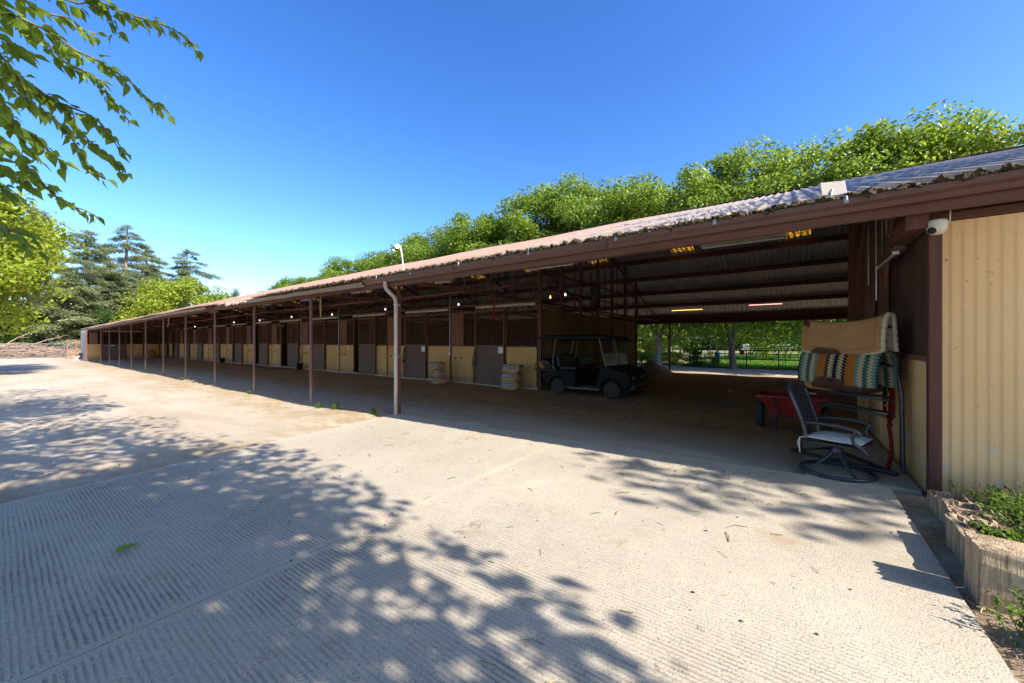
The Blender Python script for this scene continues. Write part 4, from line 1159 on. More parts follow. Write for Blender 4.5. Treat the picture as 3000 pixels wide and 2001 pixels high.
for i, (x, y, rx, rz, mt_, lb) in enumerate((
        (-3.0, 69.5, 3.0, 3.2, 'leafD', 'dark ivy-green thicket behind the pipe gate at the far left'), (2.4, 69.0, 2.6, 2.6, 'leafD', 'dark thicket behind the middle of the brush heap'),
        (7.5, 67.5, 2.8, 3.0, 'leafD', 'dark thicket beside the end of the stable'), (4.5, 72.0, 3.6, 3.4, 'dryfoliage', 'brown dry thicket under the cedars'),
        (-0.5, 73.0, 3.4, 4.6, 'leafD', 'tall dark thicket around the grey trunk'), (13.0, 73.0, 4.5, 4.5, 'leafD', 'dark thicket behind the far roof end'),
        (22.0, 73.0, 4.5, 4.0, 'leafB', 'green thicket between the far roof and the bare saplings'))):
    shrub(x, y, rx, rx, rz, lb, 100 + i, M[mt_], 0.24, 45, 150, 'thicket', cr=0.8)
bh = empty('brush_heap', (1.5, 63.0, g(1.5, 63)), 0, 'long heap of cut dry branches behind the pipe gate', 'brush heap')
m = MB(); r_ = random.Random(77)
for q in range(900):
    x = r_.uniform(-6, 4.6); hh = 1.5 * (1 - abs(x + 1.0) / 8.0)
    p_ = Vector((x, r_.uniform(-1.2, 1.2), r_.uniform(0.0, hh)))
    a = r_.uniform(-0.5, 0.5) + (math.pi if r_.random() < 0.5 else 0); l_ = r_.uniform(0.5, 2.2)
    d = Vector((math.cos(a), math.sin(a) * 0.5, r_.uniform(-0.16, 0.22)))
    e = p_ + d * l_; e.z = max(e.z, 0.02)
    m.tube([p_, p_.lerp(e, 0.5) + Vector((0, 0, r_.uniform(-.08, .12))), e], [r_.uniform(0.015, 0.035), 0.016, 0.006], 4, cap=False)
o = m.build('dry_sticks', M['deadwood'], bh, fix=False); o['kind'] = 'stuff'
for q, (a, b) in enumerate((((-1.2, -0.3, 1.0), (1.8, 0.2, 3.3)), ((0.8, 0, 1.2), (3.3, 0.5, 2.4)), ((3.0, 0, 1.2), (5.2, 0.5, 1.9)), ((-3.2, 0, 0.9), (-1.6, 0.4, 2.0)), ((2.6, 0.6, 3.9), (5.6, 0.6, 4.1)), ((2.6, -.5, .2), (4.2, -1.0, 0.9)))):
    mm_ = MB(); A_, B_ = Vector(a), Vector(b)
    mm_.tube([A_, A_.lerp(B_, 0.4) + Vector((0, 0, 0.15)), A_.lerp(B_, 0.75), B_], [0.045, 0.036, 0.026, 0.01], 6)
    for w_ in range(6):
        p_ = A_.lerp(B_, r_.uniform(0.35, 1)); e = p_ + Vector((r_.uniform(-.2, .9), r_.uniform(-.3, .3), r_.uniform(-.3, .6)))
        mm_.tube([p_, e], [0.025, 0.006], 4)
    mm_.build('branch', M['deadwood'], bh)

# ---- hedge, shrubs and lawn beyond the rear road
shrub(36.5, 13.2, 1.2, 1.2, 1.5, 'tall loose shrub left of the forked pale trunk', 120, M['leafC'], 0.13, 30, 120)
for i, (x, y) in enumerate(((33.2, 11.2), (33.4, 9.7), (33.6, 8.2))):
    shrub(x, y, 0.9, 0.95, 0.62, ('clipped green hedge bush, leftmost behind the forked trunk', 'clipped green hedge bush, middle of three by the road', 'clipped green hedge bush, nearest the fence end')[i], 121 + i, M['leafC'], 0.09, 34, 130, 'hedge_bush', 'clipped hedge by the rear road', 0.3)
shrub(31.0, 6.2, 0.75, 0.75, 0.95, 'dark upright shrub growing through the end of the pipe fence', 125, M['leafD'], 0.12, 22, 80, cr=0.35)
shrub(30.7, 4.9, 0.7, 0.7, 0.6, 'sparse dark shrub in front of the pipe fence', 126, M['leafD'], 0.11, 14, 60, cr=0.35)
shrub(31.1, -1.6, 0.5, 0.6, 0.5, 'small shrub at the pipe fence left of the saddle pad', 127, M['leafD'], 0.11, 12, 60, cr=0.3)
# lawn blades
nr = np.random.default_rng(4)
n = 26000
gx = 31.2 + (nr.random(n) ** 1.6) * 26; gy = nr.uniform(-14, 7.0, n); gz = np.array([g(a, b) for a, b in zip(gx, gy)])
C = np.stack([gx, gy, gz], 1); hgt = nr.uniform(0.12, 0.3, n)
aa = nr.uniform(0, 6.28, n); s = np.stack([np.cos(aa), np.sin(aa), np.zeros(n)], 1) * 0.045
tip = C + np.stack([nr.normal(0, .07, n), nr.normal(0, .07, n), hgt], 1)
V_ = np.stack([C - s, C + s, tip], 1).reshape(-1, 3)
tag(obj('lawn', np_mesh('lawn', V_, np.arange(3 * n).reshape(-1, 3), [M['grass']])), 'green lawn behind the pipe fence', 'grass', kind='stuff')
lg = MB(); lg.grid(lambda u, v_: (31.25 + 40 * u, -40 + 47.2 * v_, g(40, 0) + 0.03), 6, 6)
tag(lg.build('lawn_ground', M['grass']), 'green turf beyond the rear fence', 'lawn', kind='structure')
# distant tree belt
cc, me_far = crown_mesh('crown', 300, 8.0, 6.0, 4.6, 60, 200, 2.0, 0.6, M['leafD'], up=0.5)
r_ = random.Random(6)
fars = [(100, 60), (102, 45), (98, 30), (104, 15), (99, 0), (103, -15), (98, -30), (104, -45), (96, -62), (60, 105), (45, 112), (30, 118), (14, 116), (-2, 112), (-18, 108)]
for i, (x, y) in enumerate(fars):
    o = empty('distant_tree', (x, y, g(x, y)), r_.uniform(0, 6), 'dark tree in the far belt on the horizon', 'tree', 'far belt of trees')
    s_ = r_.uniform(0.8, 1.2)
    obj('crown', me_far, o, (0, 0, 4.5), (0, 0, 0), (s_, s_, s_)); MB().tube([(0, 0, -0.3), (0, 0, 3.5)], [0.4, 0.3], 8).build('trunk', M['bark'], o)

# =================================================================== THINGS
# ---- bagged shavings
def bag_mesh(seed, w_=0.56, d_=0.36, h_=0.245):
    """w along local y (printed face looks to -x), d along x"""
    r_ = random.Random(seed); m = MB()
    bm = bmesh.new(); bmesh.ops.create_cube(bm, size=1.0)
    bmesh.ops.subdivide_edges(bm, edges=bm.edges[:], cuts=5, use_grid_fill=True)
    ph = [r_.uniform(0, 6) for _ in range(6)]
    for v_ in bm.verts:
        x, y, z = v_.co * 2
        k_ = 1 - 0.10 * (abs(x) ** 4 * abs(y) ** 4 + abs(y) ** 4 * abs(z) ** 4 + abs(x) ** 4 * abs(z) ** 4) / 2
        bulge = 1 + 0.05 * (1 - x * x) * (1 - z * z)
        q = Vector((x * d_ / 2 * k_, y * w_ / 2 * k_ * bulge, z * h_ / 2 * (1 - 0.08 * abs(y) ** 3)))
        q.x += 0.008 * math.sin(z * 5 + ph[0] + y * 3); q.z += 0.010 * math.sin(y * 4 + ph[1]) + 0.006 * math.sin(x * 6 + ph[2]); q.y += 0.008 * math.sin(z * 7 + ph[3])
        v_.co = q + Vector((0, 0, h_ / 2))
    for f in bm.faces: f.smooth = True
    me = bpy.data.meshes.new('bag'); bm.to_mesh(me); bm.free(); me.materials.append(M['bag'])
    return me
BAGM = [bag_mesh(s_) for s_ in range(3)]
def pill(w_, h_, t_=0.004):
    n = 8; P = []
    for i in range(n + 1): a = -math.pi / 2 + math.pi * i / n; P.append((w_ / 2 - h_ / 2 + h_ / 2 * math.cos(a), h_ / 2 * math.sin(a)))
    for i in range(n + 1): a = math.pi / 2 + math.pi * i / n; P.append((-w_ / 2 + h_ / 2 + h_ / 2 * math.cos(a), h_ / 2 * math.sin(a)))
    return MB().prism(P, -t_ / 2, t_ / 2, 'x').mesh('label', M['bluelabel'])
me_pill = pill(0.47, 0.082); me_pill_s = pill(0.20, 0.05)
mm = MB()
for a, b in ((-0.20, -0.05), (-0.02, 0.06), (0.08, 0.18)):
    y = a
    while y < b: mm.span(-0.001, 0.001, y, min(y + 0.013, b), -0.012, 0.014); y += 0.019
mm.span(-0.001, 0.001, -0.02, 0.18, -0.028, -0.022)
me_print = mm.mesh('print', M['whiteprint'])
def bag(x, y, z, rz, v_, label, group, small=False):
    o = empty('shavings_bag', (x, y, z), rz, label, 'bag', group)
    obj('wrapper', BAGM[v_], o)
    l_ = obj('label', me_pill, o, (-0.192, 0.02, 0.165)); 
    if not small: obj('print', me_print, l_, (-0.004, 0, 0))
    obj('end_label', me_pill_s, o, (0.02, -0.292, 0.19), (0, 0, R(90)))
    return o
for si, (x, y, rz, where) in enumerate(((9.12, 6.72, 0.05, 'in the stack beside the dark golf cart'), (8.98, 9.75, -0.42, 'in the stack between the second and third stall'), (8.3, 46.45, -1.3, 'in the far stack at the end of the aisle'))):
    for q in range(3):
        bag(x + 0.012 * math.sin(q * 3 + si), y + (0.03, 0.02, -0.02)[q] * (1 if si == 0 else -1), g(x, y) + 0.012 + q * 0.247, rz + (0.03, -0.04, 0.09)[q], (q + si) % 3,
            ('bottom', 'middle', 'top')[q] + ' brown shavings bag ' + where, 'stacked shavings bags', si == 2)

# ---- golf cart (local +x is forward, origin on the ground under the rear axle)
def wheel_parts(root, x, y, r_=0.215, w_=0.17):
    e = empty('wheel'); e.parent = root; e.location = (x, y, r_)
    h = w_ / 2
    MB().lathe([(r_ * 0.55, -h * 0.85), (r_ * 0.8, -h), (r_ * 0.95, -h * 0.8), (r_, -h * 0.4), (r_, h * 0.4), (r_ * 0.95, h * 0.8), (r_ * 0.8, h), (r_ * 0.55, h * 0.85)], axis='y', n=24).build('tyre', M['rubber'], e)
    MB().lathe([(r_ * 0.56, -h * 0.6), (r_ * 0.5, -h * 0.5), (r_ * 0.2, -h * 0.35), (r_ * 0.2, h * 0.35), (r_ * 0.5, h * 0.5), (r_ * 0.56, h * 0.6)], axis='y', n=16).build('rim', M['cartbody'], e)
    m = MB()
    for q in range(20):
        a = 2 * math.pi * q / 20
        m.box((math.cos(a) * r_ * 0.995, 0, math.sin(a) * r_ * 0.995), (0.022, w_ * 0.9, 0.03), (0, -a, 0))
    m.build('tread', M['rubber'], e)
def golf_cart(loc, rz, label, extras=True):
    o = empty('golf_cart', loc, rz, label, 'golf cart', 'parked golf carts')
    WB = 1.52
    for x in (0, WB):
        for y in (-0.46, 0.46): wheel_parts(o, x, y)
    def arch(cx, r_, a0, a1, n=8): return [(cx + r_ * math.cos(a0 + (a1 - a0) * i / n), 0.215 + r_ * math.sin(a0 + (a1 - a0) * i / n)) for i in range(n + 1)]
    rearp = [(-0.44, 0.34)] + [(-0.275, 0.30)] + arch(0, 0.275, math.pi, 0) + [(0.30, 0.22), (0.52, 0.20), (0.56, 0.50), (0.50, 0.62), (0.10, 0.66), (-0.30, 0.62), (-0.50, 0.56)]
    for s_ in (-1, 1):
        y0, y1 = (-0.56, -0.38) if s_ < 0 else (0.38, 0.56)
        MB().prism([(p_[0], p_[1]) for p_ in rearp], y0, y1, 'y').build('rear_fender', M['cartbody'], o, 0.02)
        fr = [(WB - 0.42, 0.24)] + [(WB - 0.30, 0.26)] + arch(WB, 0.29, math.pi * 0.95, 0.12) + [(WB + 0.46, 0.30), (WB + 0.50, 0.50), (WB + 0.36, 0.66), (WB - 0.12, 0.78), (WB - 0.24, 0.80), (WB - 0.30, 0.66), (WB - 0.36, 0.46)]
        MB().prism(fr, y0, y1, 'y').build('front_fender', M['cartbody'], o, 0.02)
    MB().prism([(WB - 0.24, 0.30), (WB + 0.46, 0.30), (WB + 0.52, 0.46), (WB + 0.36, 0.66), (WB - 0.10, 0.79), (WB - 0.24, 0.80)], -0.39, 0.39, 'y').build('cowl', M['cartbody'], o, 0.02)
    MB().prism([(WB + 0.44, 0.22), (WB + 0.58, 0.24), (WB + 0.60, 0.36), (WB + 0.50, 0.42)], -0.50, 0.50, 'y').build('bumper', M['black'], o, 0.02)
    for s_ in (-1, 1): MB().lathe([(0.0, 0), (0.055, 0.0), (0.06, -0.03)], (WB + 0.50, s_ * 0.32, 0.52), 'x', 12).build('headlight', M['chrome'], o)
    MB().span(-0.34, WB + 0.2, -0.40, 0.40, 0.20, 0.27).build('floor', M['black'], o)
    MB().span(0.30, WB - 0.30, -0.575, -0.46, 0.185, 0.235).build('sill', M['chrome'], o, 0.01); MB().span(0.30, WB - 0.30, 0.46, 0.575, 0.185, 0.235).build('sill', M['chrome'], o, 0.01)
    MB().span(0.02, 0.50, -0.38, 0.38, 0.27, 0.64).build('seat_base', M['cartbody'], o, 0.015)
    MB().box((0.28, 0, 0.71), (0.50, 0.98, 0.12)).build('seat', M['cartseat'], o, 0.045)
    MB().box((-0.02, 0, 0.90), (0.10, 0.98, 0.34), (0, -0.16, 0)).build('backrest', M['cartseat'], o, 0.04)
    MB().span(-0.80, -0.10, -0.42, 0.42, 0.60, 0.66).build('bag_deck', M['black'], o, 0.015)
    MB().box((-0.52, 0, 0.80), (0.12, 0.80, 0.30), (0, -0.5, 0)).build('rear_cushion', M['cartseat'], o, 0.04)
    m = MB()
    for s_ in (-1, 1): m.tube([(-0.82, s_ * 0.4, 0.64), (-0.78, s_ * 0.4, 0.82), (-0.50, s_ * 0.4, 0.86), (-0.12, s_ * 0.42, 0.68)], 0.016, 8)
    m.tube([(-0.78, -0.4, 0.82), (-0.78, 0.4, 0.82)], 0.016, 8); m.build('rear_rail', M['chrome'], o)
    ZT = 1.56
    m = MB()
    def can(u, v_):
        x = -0.72 + 2.28 * u; y = -0.60 + 1.20 * v_
        return (x, y, ZT + 0.055 * (1 - (2 * u - 1) ** 4) * (1 - (2 * v_ - 1) ** 4) - 0.03 * (abs(2 * u - 1) ** 8))
    m.grid(can, 12, 8); V0 = [can(i / 12, 0) for i in range(13)] + [can(1, j / 8) for j in range(1, 9)] + [can(1 - i / 12, 1) for i in range(1, 13)] + [can(0, 1 - j / 8) for j in range(1, 8)]
    n = len(V0); m.add(V0 + [(a, b, ZT - 0.06) for a, b, c in V0], [(i, (i + 1) % n, n + (i + 1) % n, n + i) for i in range(n)])
    m.add([(-0.70, -0.58, ZT - 0.058), (1.54, -0.58, ZT - 0.058), (1.54, 0.58, ZT - 0.058), (-0.70, 0.58, ZT - 0.058)], [(3, 2, 1, 0)])
    m.build('canopy', M['cartbody'], o)
    for s_ in (-1, 1):
        MB().tube([(-0.14, s_ * 0.50, 0.62), (-0.16, s_ * 0.51, 0.95), (-0.06, s_ * 0.52, ZT - 0.05)], 0.017, 8).build('strut', M['chrome'], o)
        MB().tube([(WB - 0.16, s_ * 0.47, 0.78), (WB - 0.34, s_ * 0.50, ZT - 0.05)], 0.017, 8).build('strut', M['chrome'], o)
        MB().tube([(0.62, s_ * 0.52, ZT - 0.06), (0.62, s_ * 0.52, ZT - 0.14)], 0.012, 6).build('strut', M['black'], o)
    k = MB(); k.add([(WB - 0.17, -0.46, 0.80), (WB - 0.17, 0.46, 0.80), (WB - 0.24, 0.47, 1.14), (WB - 0.24, -0.47, 1.14), (WB - 0.177, -0.46, 0.80), (WB - 0.177, 0.46, 0.80), (WB - 0.247, 0.47, 1.14), (WB - 0.247, -0.47, 1.14)],
                    [(0, 1, 2, 3), (7, 6, 5, 4), (0, 4, 5, 1), (1, 5, 6, 2), (2, 6, 7, 3), (3, 7, 4, 0)])
    k.build('windscreen', M['dustglass'], o)
    m = MB(); c_ = Vector((WB - 0.42, 0.22, 0.98)); ring = []
    for q in range(16):
        a = 2 * math.pi * q / 16; ring.append(c_ + Vector((-0.07 * math.sin(a) * 1.0, 0.17 * math.cos(a), 0.155 * math.sin(a))))
    m.tube(ring, 0.014, 6, closed=True); m.tube([c_, c_ + Vector((0.16, 0, -0.3))], 0.02, 6); m.beam(c_ + Vector((0, -0.17, 0)), c_ + Vector((0, 0.17, 0)), 0.02, 0.02)
    m.build('steering_wheel', M['black'], o)
    MB().box((WB - 0.30, 0.0, ZT - 0.16), (0.02, 0.30, 0.08)).build('mirror', M['black'], o, 0.01)
    return o
k = N('dusty_windscreen'); p = k.pos(); n1 = k.noise(p, 5, 4)
k.set(k.ramp(n1, [(0.3, (0.20, 0.16, 0.12)), (0.7, (0.30, 0.25, 0.19))]), 0.25, 0, 0.5); k.b.inputs['Alpha'].default_value = 0.55; M['dustglass'] = k.m
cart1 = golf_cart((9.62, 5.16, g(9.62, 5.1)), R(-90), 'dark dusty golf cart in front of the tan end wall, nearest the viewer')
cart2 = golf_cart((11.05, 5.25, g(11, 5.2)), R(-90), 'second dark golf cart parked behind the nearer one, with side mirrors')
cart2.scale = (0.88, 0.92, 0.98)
for s_ in (-0.54, 0.54):
    m = MB(); m.box((1.25, s_, 1.36), (0.05, 0.11, 0.20)); m.beam((1.25, s_ * 0.9, 1.42), (1.2, s_ * 0.8, 1.44), 0.02, 0.02); m.build('side_mirror', M['black'], cart2, 0.02)
MB().span(-0.75, -0.3, -0.4, 0.4, 0.67, 1.0).build('cargo_box', M['black'], cart2, 0.02)
m = MB(); bm_ = None
jk = empty('orange_jacket', (9.32, 5.72, g(9.3, 5.7) + 0.66), 0, 'orange jacket stuffed behind the seat of the nearer golf cart', 'jacket')
m.grid(lambda u, v_: (-0.05 + 0.10 * math.sin(v_ * 5) * 0.4, -0.16 + 0.32 * u, 0.24 * v_ * (1 - 0.3 * abs(2 * u - 1)) + 0.02 * math.sin(u * 9)), 8, 6)
m.grid(lambda u, v_: (0.06 + 0.05 * math.sin(v_ * 4 + 1), -0.15 + 0.30 * u, 0.22 * v_ * (1 - 0.4 * abs(2 * u - 1)) + 0.02 * math.sin(u * 7)), 8, 6)
m.grid(lambda u, v_: (-0.05 + 0.11 * v_, -0.155 + 0.31 * u, 0.235 * (1 - 0.33 * abs(2 * u - 1)) + 0.03 * math.sin(v_ * 3.14)), 8, 4)
m.build('cloth', M['orange'], jk)

# ---- grey heap under a cover by the rear post, and a mower beside it
hp = empty('covered_heap', (22.0, 6.5, g(22, 6.5)), 0, 'low heap under a grey canvas cover by the rear post', 'heap')
m = MB(); m.grid(lambda u, v_: ((u - .5) * 2.2, (v_ - .5) * 2.4, 0.62 * max(0, math.cos((u - .5) * 3.0)) * max(0, math.cos((v_ - .5) * 3.0)) * (1 + 0.18 * math.sin(u * 11) * math.sin(v_ * 9)) - 0.04), 22, 22)
m.build('cover', M['tarp'], hp)
mw = empty('push_mower', (19.6, 6.3, g(19.6, 6.3)), R(200), 'low dark mower lying between the second cart and the covered heap', 'mower')
MB().box((0, 0, 0.2), (0.62, 0.5, 0.13)).build('deck', M['cartbody'], mw, 0.04); MB().lathe([(0.13, 0.26), (0.14, 0.34), (0.10, 0.42)], n=12).build('engine', M['black'], mw)
for x in (-.28, .28):
    for y in (-.27, .27): MB().lathe([(0.05, -.03), (0.12, -.03), (0.12, .03), (0.05, .03)], (x, y, 0.12), 'y', 14).build('wheel', M['rubber'], mw)
MB().tube([(-.3, -.2, .2), (-.9, -.2, .55), (-.9, .2, .55), (-.3, .2, .2)], 0.014, 6).build('handle', M['chrome'], mw)

# ---- red dump wagon
wg = empty('dump_wagon', (7.50, 0.02, g(7.5, 0.02)), 0, 'red tub wagon with two rubber wheels standing in the open bay', 'wagon')
m = MB()
zt, zb = 0.54, 0.24
top = [(-0.34, -0.42), (0.42, -0.42), (0.42, 0.42), (-0.34, 0.42)]; bot = [(-0.20, -0.26), (0.30, -0.26), (0.30, 0.26), (-0.20, 0.26)]
V_ = [(x, y, zt) for x, y in top] + [(x, y, zb) for x, y in bot] + [(x * 0.95, y * 0.95, zt) for x, y in top] + [(x * 0.9, y * 0.9, zb + 0.02) for x, y in bot]
m.add(V_, [(0, 1, 5, 4), (1, 2, 6, 5), (2, 3, 7, 6), (3, 0, 4, 7), (7, 6, 5, 4), (8, 12, 13, 9), (9, 13, 14, 10), (10, 14, 15, 11), (11, 15, 12, 8), (12, 15, 14, 13), (0, 8, 9, 1), (1, 9, 10, 2), (2, 10, 11, 3), (3, 11, 8, 0)])
m.build('tub', M['red'], wg, 0.012)
m = MB(); rim = [(-0.36, -0.44, zt + .01), (0.44, -0.44, zt + .01), (0.44, 0.44, zt + .01), (-0.36, 0.44, zt + .01)]
for a, b in zip(rim, rim[1:] + rim[:1]): m.beam(a, b, 0.05, 0.035)
m.build('rim', M['red'], wg, 0.01)
for y in (-0.16, 0.16): MB().beam((-0.335, y * 1.5, zt - 0.02), (-0.21, y, zb + 0.01), 0.03, 0.012).build('strap', M['rubber'], wg)
MB().tube([(0.02, -0.46, 0.2), (0.02, 0.46, 0.2)], 0.016, 8).build('axle', M['chrome'], wg)
for y in (-0.42, 0.42):
    e = empty('wheel'); e.parent = wg; e.location = (0.02, y, 0.205)
    MB().lathe([(0.10, -.045), (0.17, -.055), (0.20, -.03), (0.205, 0), (0.20, .03), (0.17, .055), (0.10, .045)], axis='y', n=22).build('tyre', M['rubber'], e)
    MB().lathe([(0.10, -.03), (0.03, -.02), (0.03, .02), (0.10, .03)], axis='y', n=14).build('rim', M['cartbody'], e)
for y in (-0.2, 0.2): MB().tube([(-0.16, y, 0.25), (-0.19, y, 0.0)], 0.018, 8).build('leg', M['black'], wg)
st = empty('broom_stick', (7.46, -0.02, g(7.46, 0) + 0.27), 0, 'short tool handle with an orange grip standing in the red wagon', 'tool')
MB().tube([(0, 0, 0), (0.02, 0.0, 0.36)], 0.016, 8).build('shaft', M['whitepaint'], st); MB().tube([(0.02, 0, 0.36), (0.026, 0.0, 0.50)], 0.022, 8).build('grip', M['orange'], st)
MB().tube([(0.03, -0.02, 0.33), (0.10, -0.26, 0.32)], 0.012, 6).build('peg', M['whitepaint'], st)

# ---- swivel chair (local +x forward)
ch = empty('swivel_chair', (5.20, -0.36, g(5.2, -0.36) + 0.006), R(-108), 'dark metal swivel armchair with woven back and pale cushion by the tack room', 'chair')
m = MB(); m.tube([(0.315 * math.cos(2 * math.pi * q / 28), 0.315 * math.sin(2 * math.pi * q / 28), 0.022) for q in range(28)], 0.02, 8, closed=True); m.build('base_ring', M['chairmetal'], ch)
for q in range(4):
    a = math.pi / 4 + q * math.pi / 2
    MB().tube([(0.31 * math.cos(a), 0.31 * math.sin(a), 0.025), (0.20 * math.cos(a), 0.20 * math.sin(a), 0.08), (0.09 * math.cos(a), 0.09 * math.sin(a), 0.17), (0.035 * math.cos(a), 0.035 * math.sin(a), 0.235)], [0.017, 0.018, 0.018, 0.02], 8).build('base_leg', M['chairmetal'], ch)
MB().lathe([(0.05, 0.20), (0.06, 0.24), (0.045, 0.27), (0.06, 0.30), (0.10, 0.325)], n=14).build('hub', M['chairmetal'], ch)
MB().box((0, 0, 0.325), (0.34, 0.3, 0.02)).build('spring_plate', M['chairmetal'], ch)
m = MB()
cs = [(0.25, -0.235), (0.27, 0.0), (0.25, 0.235), (-0.22, 0.215), (-0.22, -0.215)]
m.tube([(x, y, 0.352) for x, y in cs], 0.018, 8, closed=True); m.build('seat_frame', M['chairmetal'], ch)
m = MB()
for q in range(9): m.box((-0.2 + q * 0.055, 0, 0.352), (0.028, 0.42, 0.008))
m.build('seat_slats', M['chairmetal'], ch)
m = MB()
def cus(u, v_, s_):
    x = -0.21 + 0.46 * u; y = (-0.215 + 0.43 * v_); e = (1 - abs(2 * u - 1) ** 5) * (1 - abs(2 * v_ - 1) ** 5)
    return (x, y, 0.385 + s_ * (0.006 + 0.026 * e))
m.grid(lambda u, v_: cus(u, v_, 1), 12, 12); m.grid(lambda u, v_: cus(u, v_, -1), 12, 12)
rg = [(0, j / 12) for j in range(12)] + [(i / 12, 1) for i in range(12)] + [(1, 1 - j / 12) for j in range(12)] + [(1 - i / 12, 0) for i in range(12)]
n = len(rg); m.add([cus(u, v_, 1) for u, v_ in rg] + [cus(u, v_, -1) for u, v_ in rg], [(i, (i + 1) % n, n + (i + 1) % n, n + i) for i in range(n)], sm=True)
cu = m.build('cushion', M['cushion'], ch)
m = MB()
m.tube([(-0.215, -0.21, 0.38), (-0.26, -0.25, 0.37), (-0.265, -0.255, 0.28), (-0.26, -0.245, 0.20)], 0.006, 6); m.tube([(-0.26, -0.25, 0.37), (-0.285, -0.235, 0.31), (-0.27, -0.225, 0.23)], 0.006, 6)
m.build('tie', M['cushion'], cu)
def bk(u, v_):   # back surface: u across, v up
    y = (-0.21 - 0.035 * v_) + (0.42 + 0.07 * v_) * u
    return Vector((-0.23 - 0.14 * v_ ** 1.15 - 0.05 * (1 - (2 * u - 1) ** 2), y, 0.46 + 0.43 * v_ + 0.05 * v_ * (1 - (2 * u - 1) ** 2)))
m = MB()
fr_ = [Vector((-0.215, -0.21, 0.35))] + [bk(0, q / 6) for q in range(7)] + [bk(q / 8, 1) for q in range(1, 8)] + [bk(1, 1 - q / 6) for q in range(7)] + [Vector((-0.215, 0.21, 0.35))]
m.tube(fr_, 0.018, 8); m.tube([bk(q / 8, 0) for q in range(9)], 0.014, 8); m.build('back_frame', M['chairmetal'], ch)
m = MB()
for q in range(-9, 10):        # diamond weave
    for sgn in (1, -1):
        pts = []
        for j in range(11):
            v_ = j / 10; u = (q / 9.0) + sgn * v_ * 0.9 + (0.0 if sgn > 0 else 0.9)
            if 0 <= u <= 1: pts.append(bk(u, v_) + Vector((0.005 * sgn, 0, 0)))
        if len(pts) > 1: m.tube(pts, 0.0085, 4)
m.build('woven_back', M['chairmetal'], ch)
for s_ in (-1, 1):
    y = 0.235 * s_
    MB().tube([bk(0.0 if s_ < 0 else 1.0, 0.17), Vector((-0.10, y * 1.08, 0.555)), Vector((0.08, y * 1.12, 0.555)), Vector((0.20, y * 1.12, 0.535)), Vector((0.245, y * 1.1, 0.505)), Vector((0.235, y * 1.1, 0.475)), Vector((0.205, y * 1.08, 0.485))], [0.013, 0.017, 0.019, 0.02, 0.018, 0.014, 0.01], 8).build('armrest', M['chairmetal'], ch)
    MB().tube([(0.215, y * 1.1, 0.52), (0.185, y * 1.08, 0.45), (0.20, y * 1.04, 0.39), (0.26, y, 0.345), (0.30, y * 0.98, 0.30)], [0.016, 0.017, 0.018, 0.016, 0.01], 8).build('arm_post', M['chairmetal'], ch)

ch.scale = (0.95, 0.95, 0.95)
# ---- saddle rack with pad and blanket beside the tack room wall
PA, PB = Vector((5.43, -0.79, 0)), Vector((6.06, -0.14, 0))
ang = math.atan2(PB.y - PA.y, PB.x - PA.x); PLEN = (PB - PA).length
def rack_loc(z): return (PA.x, PA.y, z)
rk = empty('saddle_rack', (PA.x, PA.y, g(PA.x, PA.y)), ang, 'dark tube saddle rack on the floor behind the chair', 'rack')
m = MB(); m.tube([(-0.06, 0, 0.03), (0.85, -0.28, 0.03), (0.85, 0.28, 0.03), (-0.06, 0, 0.03)], 0.022, 8); m.build('foot', M['chairmetal'], rk)
MB().tube([(-0.02, -0.14, 0.02), (0.0, -0.15, 0.8), (0.04, -0.15, 1.1), (0.10, -0.03, 1.5)], 0.02, 8).build('upright', M['chairmetal'], rk)
for z_, l_, hw in ((0.62, 0.72, .11), (0.78, 0.72, .11), (1.13, 0.86, .07), (1.53, 0.90, .03)):
    MB().tube([(0, -hw * .5, z_ - 0.02), (0.10, -hw, z_), (l_ - 0.05, -hw, z_), (l_, -hw * .6, z_), (l_, hw * .6, z_), (l_ - 0.05, hw, z_), (0.10, hw, z_), (0, hw * .5, z_ - 0.02)], 0.014, 8).build('arm', M['chairmetal'], rk)
m = MB(); m.box((0.45, 0, 0.86), (0.6, 0.30, 0.10)); m.build('lower_pad', M['leather'], rk, 0.04)
# drape: u along the rack arm, s along the cloth from front hem over the top to the back hem; front faces +y local
def drape(u, s, top, drop, length, rtop, dip=0.0, flare=0.0, off=0.0):
    th = rtop * math.pi
    total = 2 * drop + th
    d = s * total
    zt = top - dip * math.sin(math.pi * min(1, max(0, u))) * 1.0 + flare * max(0, 0.25 - u) * 4 * 0.25
    r2 = rtop + off
    if d < drop:
        y, z = r2 + 0.015 * math.sin(d / drop * 3), zt - (drop - d)
        y += 0.03 * (1 - d / drop)
    elif d < drop + th:
        a = (d - drop) / rtop; y, z = r2 * math.cos(a), zt + (r2) * math.sin(a)
    else:
        e = d - drop - th; y, z = -r2 - 0.03 * e / drop, zt - e
    return (u * length, y, z)
sp = empty('saddle_pad', rack_loc(g(PA.x, PA.y)), ang, 'thick tan felt saddle pad with fleece edge on the top rack arm', 'saddle pad')
PD = dict(top=1.585, drop=0.335, length=PLEN, rtop=0.055, dip=0.05, flare=0.05)
m = MB(); m.grid(lambda u, v_: drape(u, v_, **PD), 24, 44); m.build('felt', M['felt'], sp)
m = MB(); m.grid(lambda u, v_: drape(0.002 + u * 0.996, 0.004 + v_ * 0.992, off=-0.018, **PD), 24, 44); m.build('lining', M['fleece'], sp)
m = MB(); m.tube([drape(0.0, q / 40, off=-0.008, **PD) for q in range(41)], [0.022 + 0.004 * math.sin(q * 2.1) for q in range(41)], 8); m.tube([drape(q / 20, 0.0, off=-0.008, **PD) for q in range(21)], 0.012, 8); m.build('fleece_edge', M['fleece'], sp)
PS = 2 * PD['drop'] + PD['rtop'] * math.pi
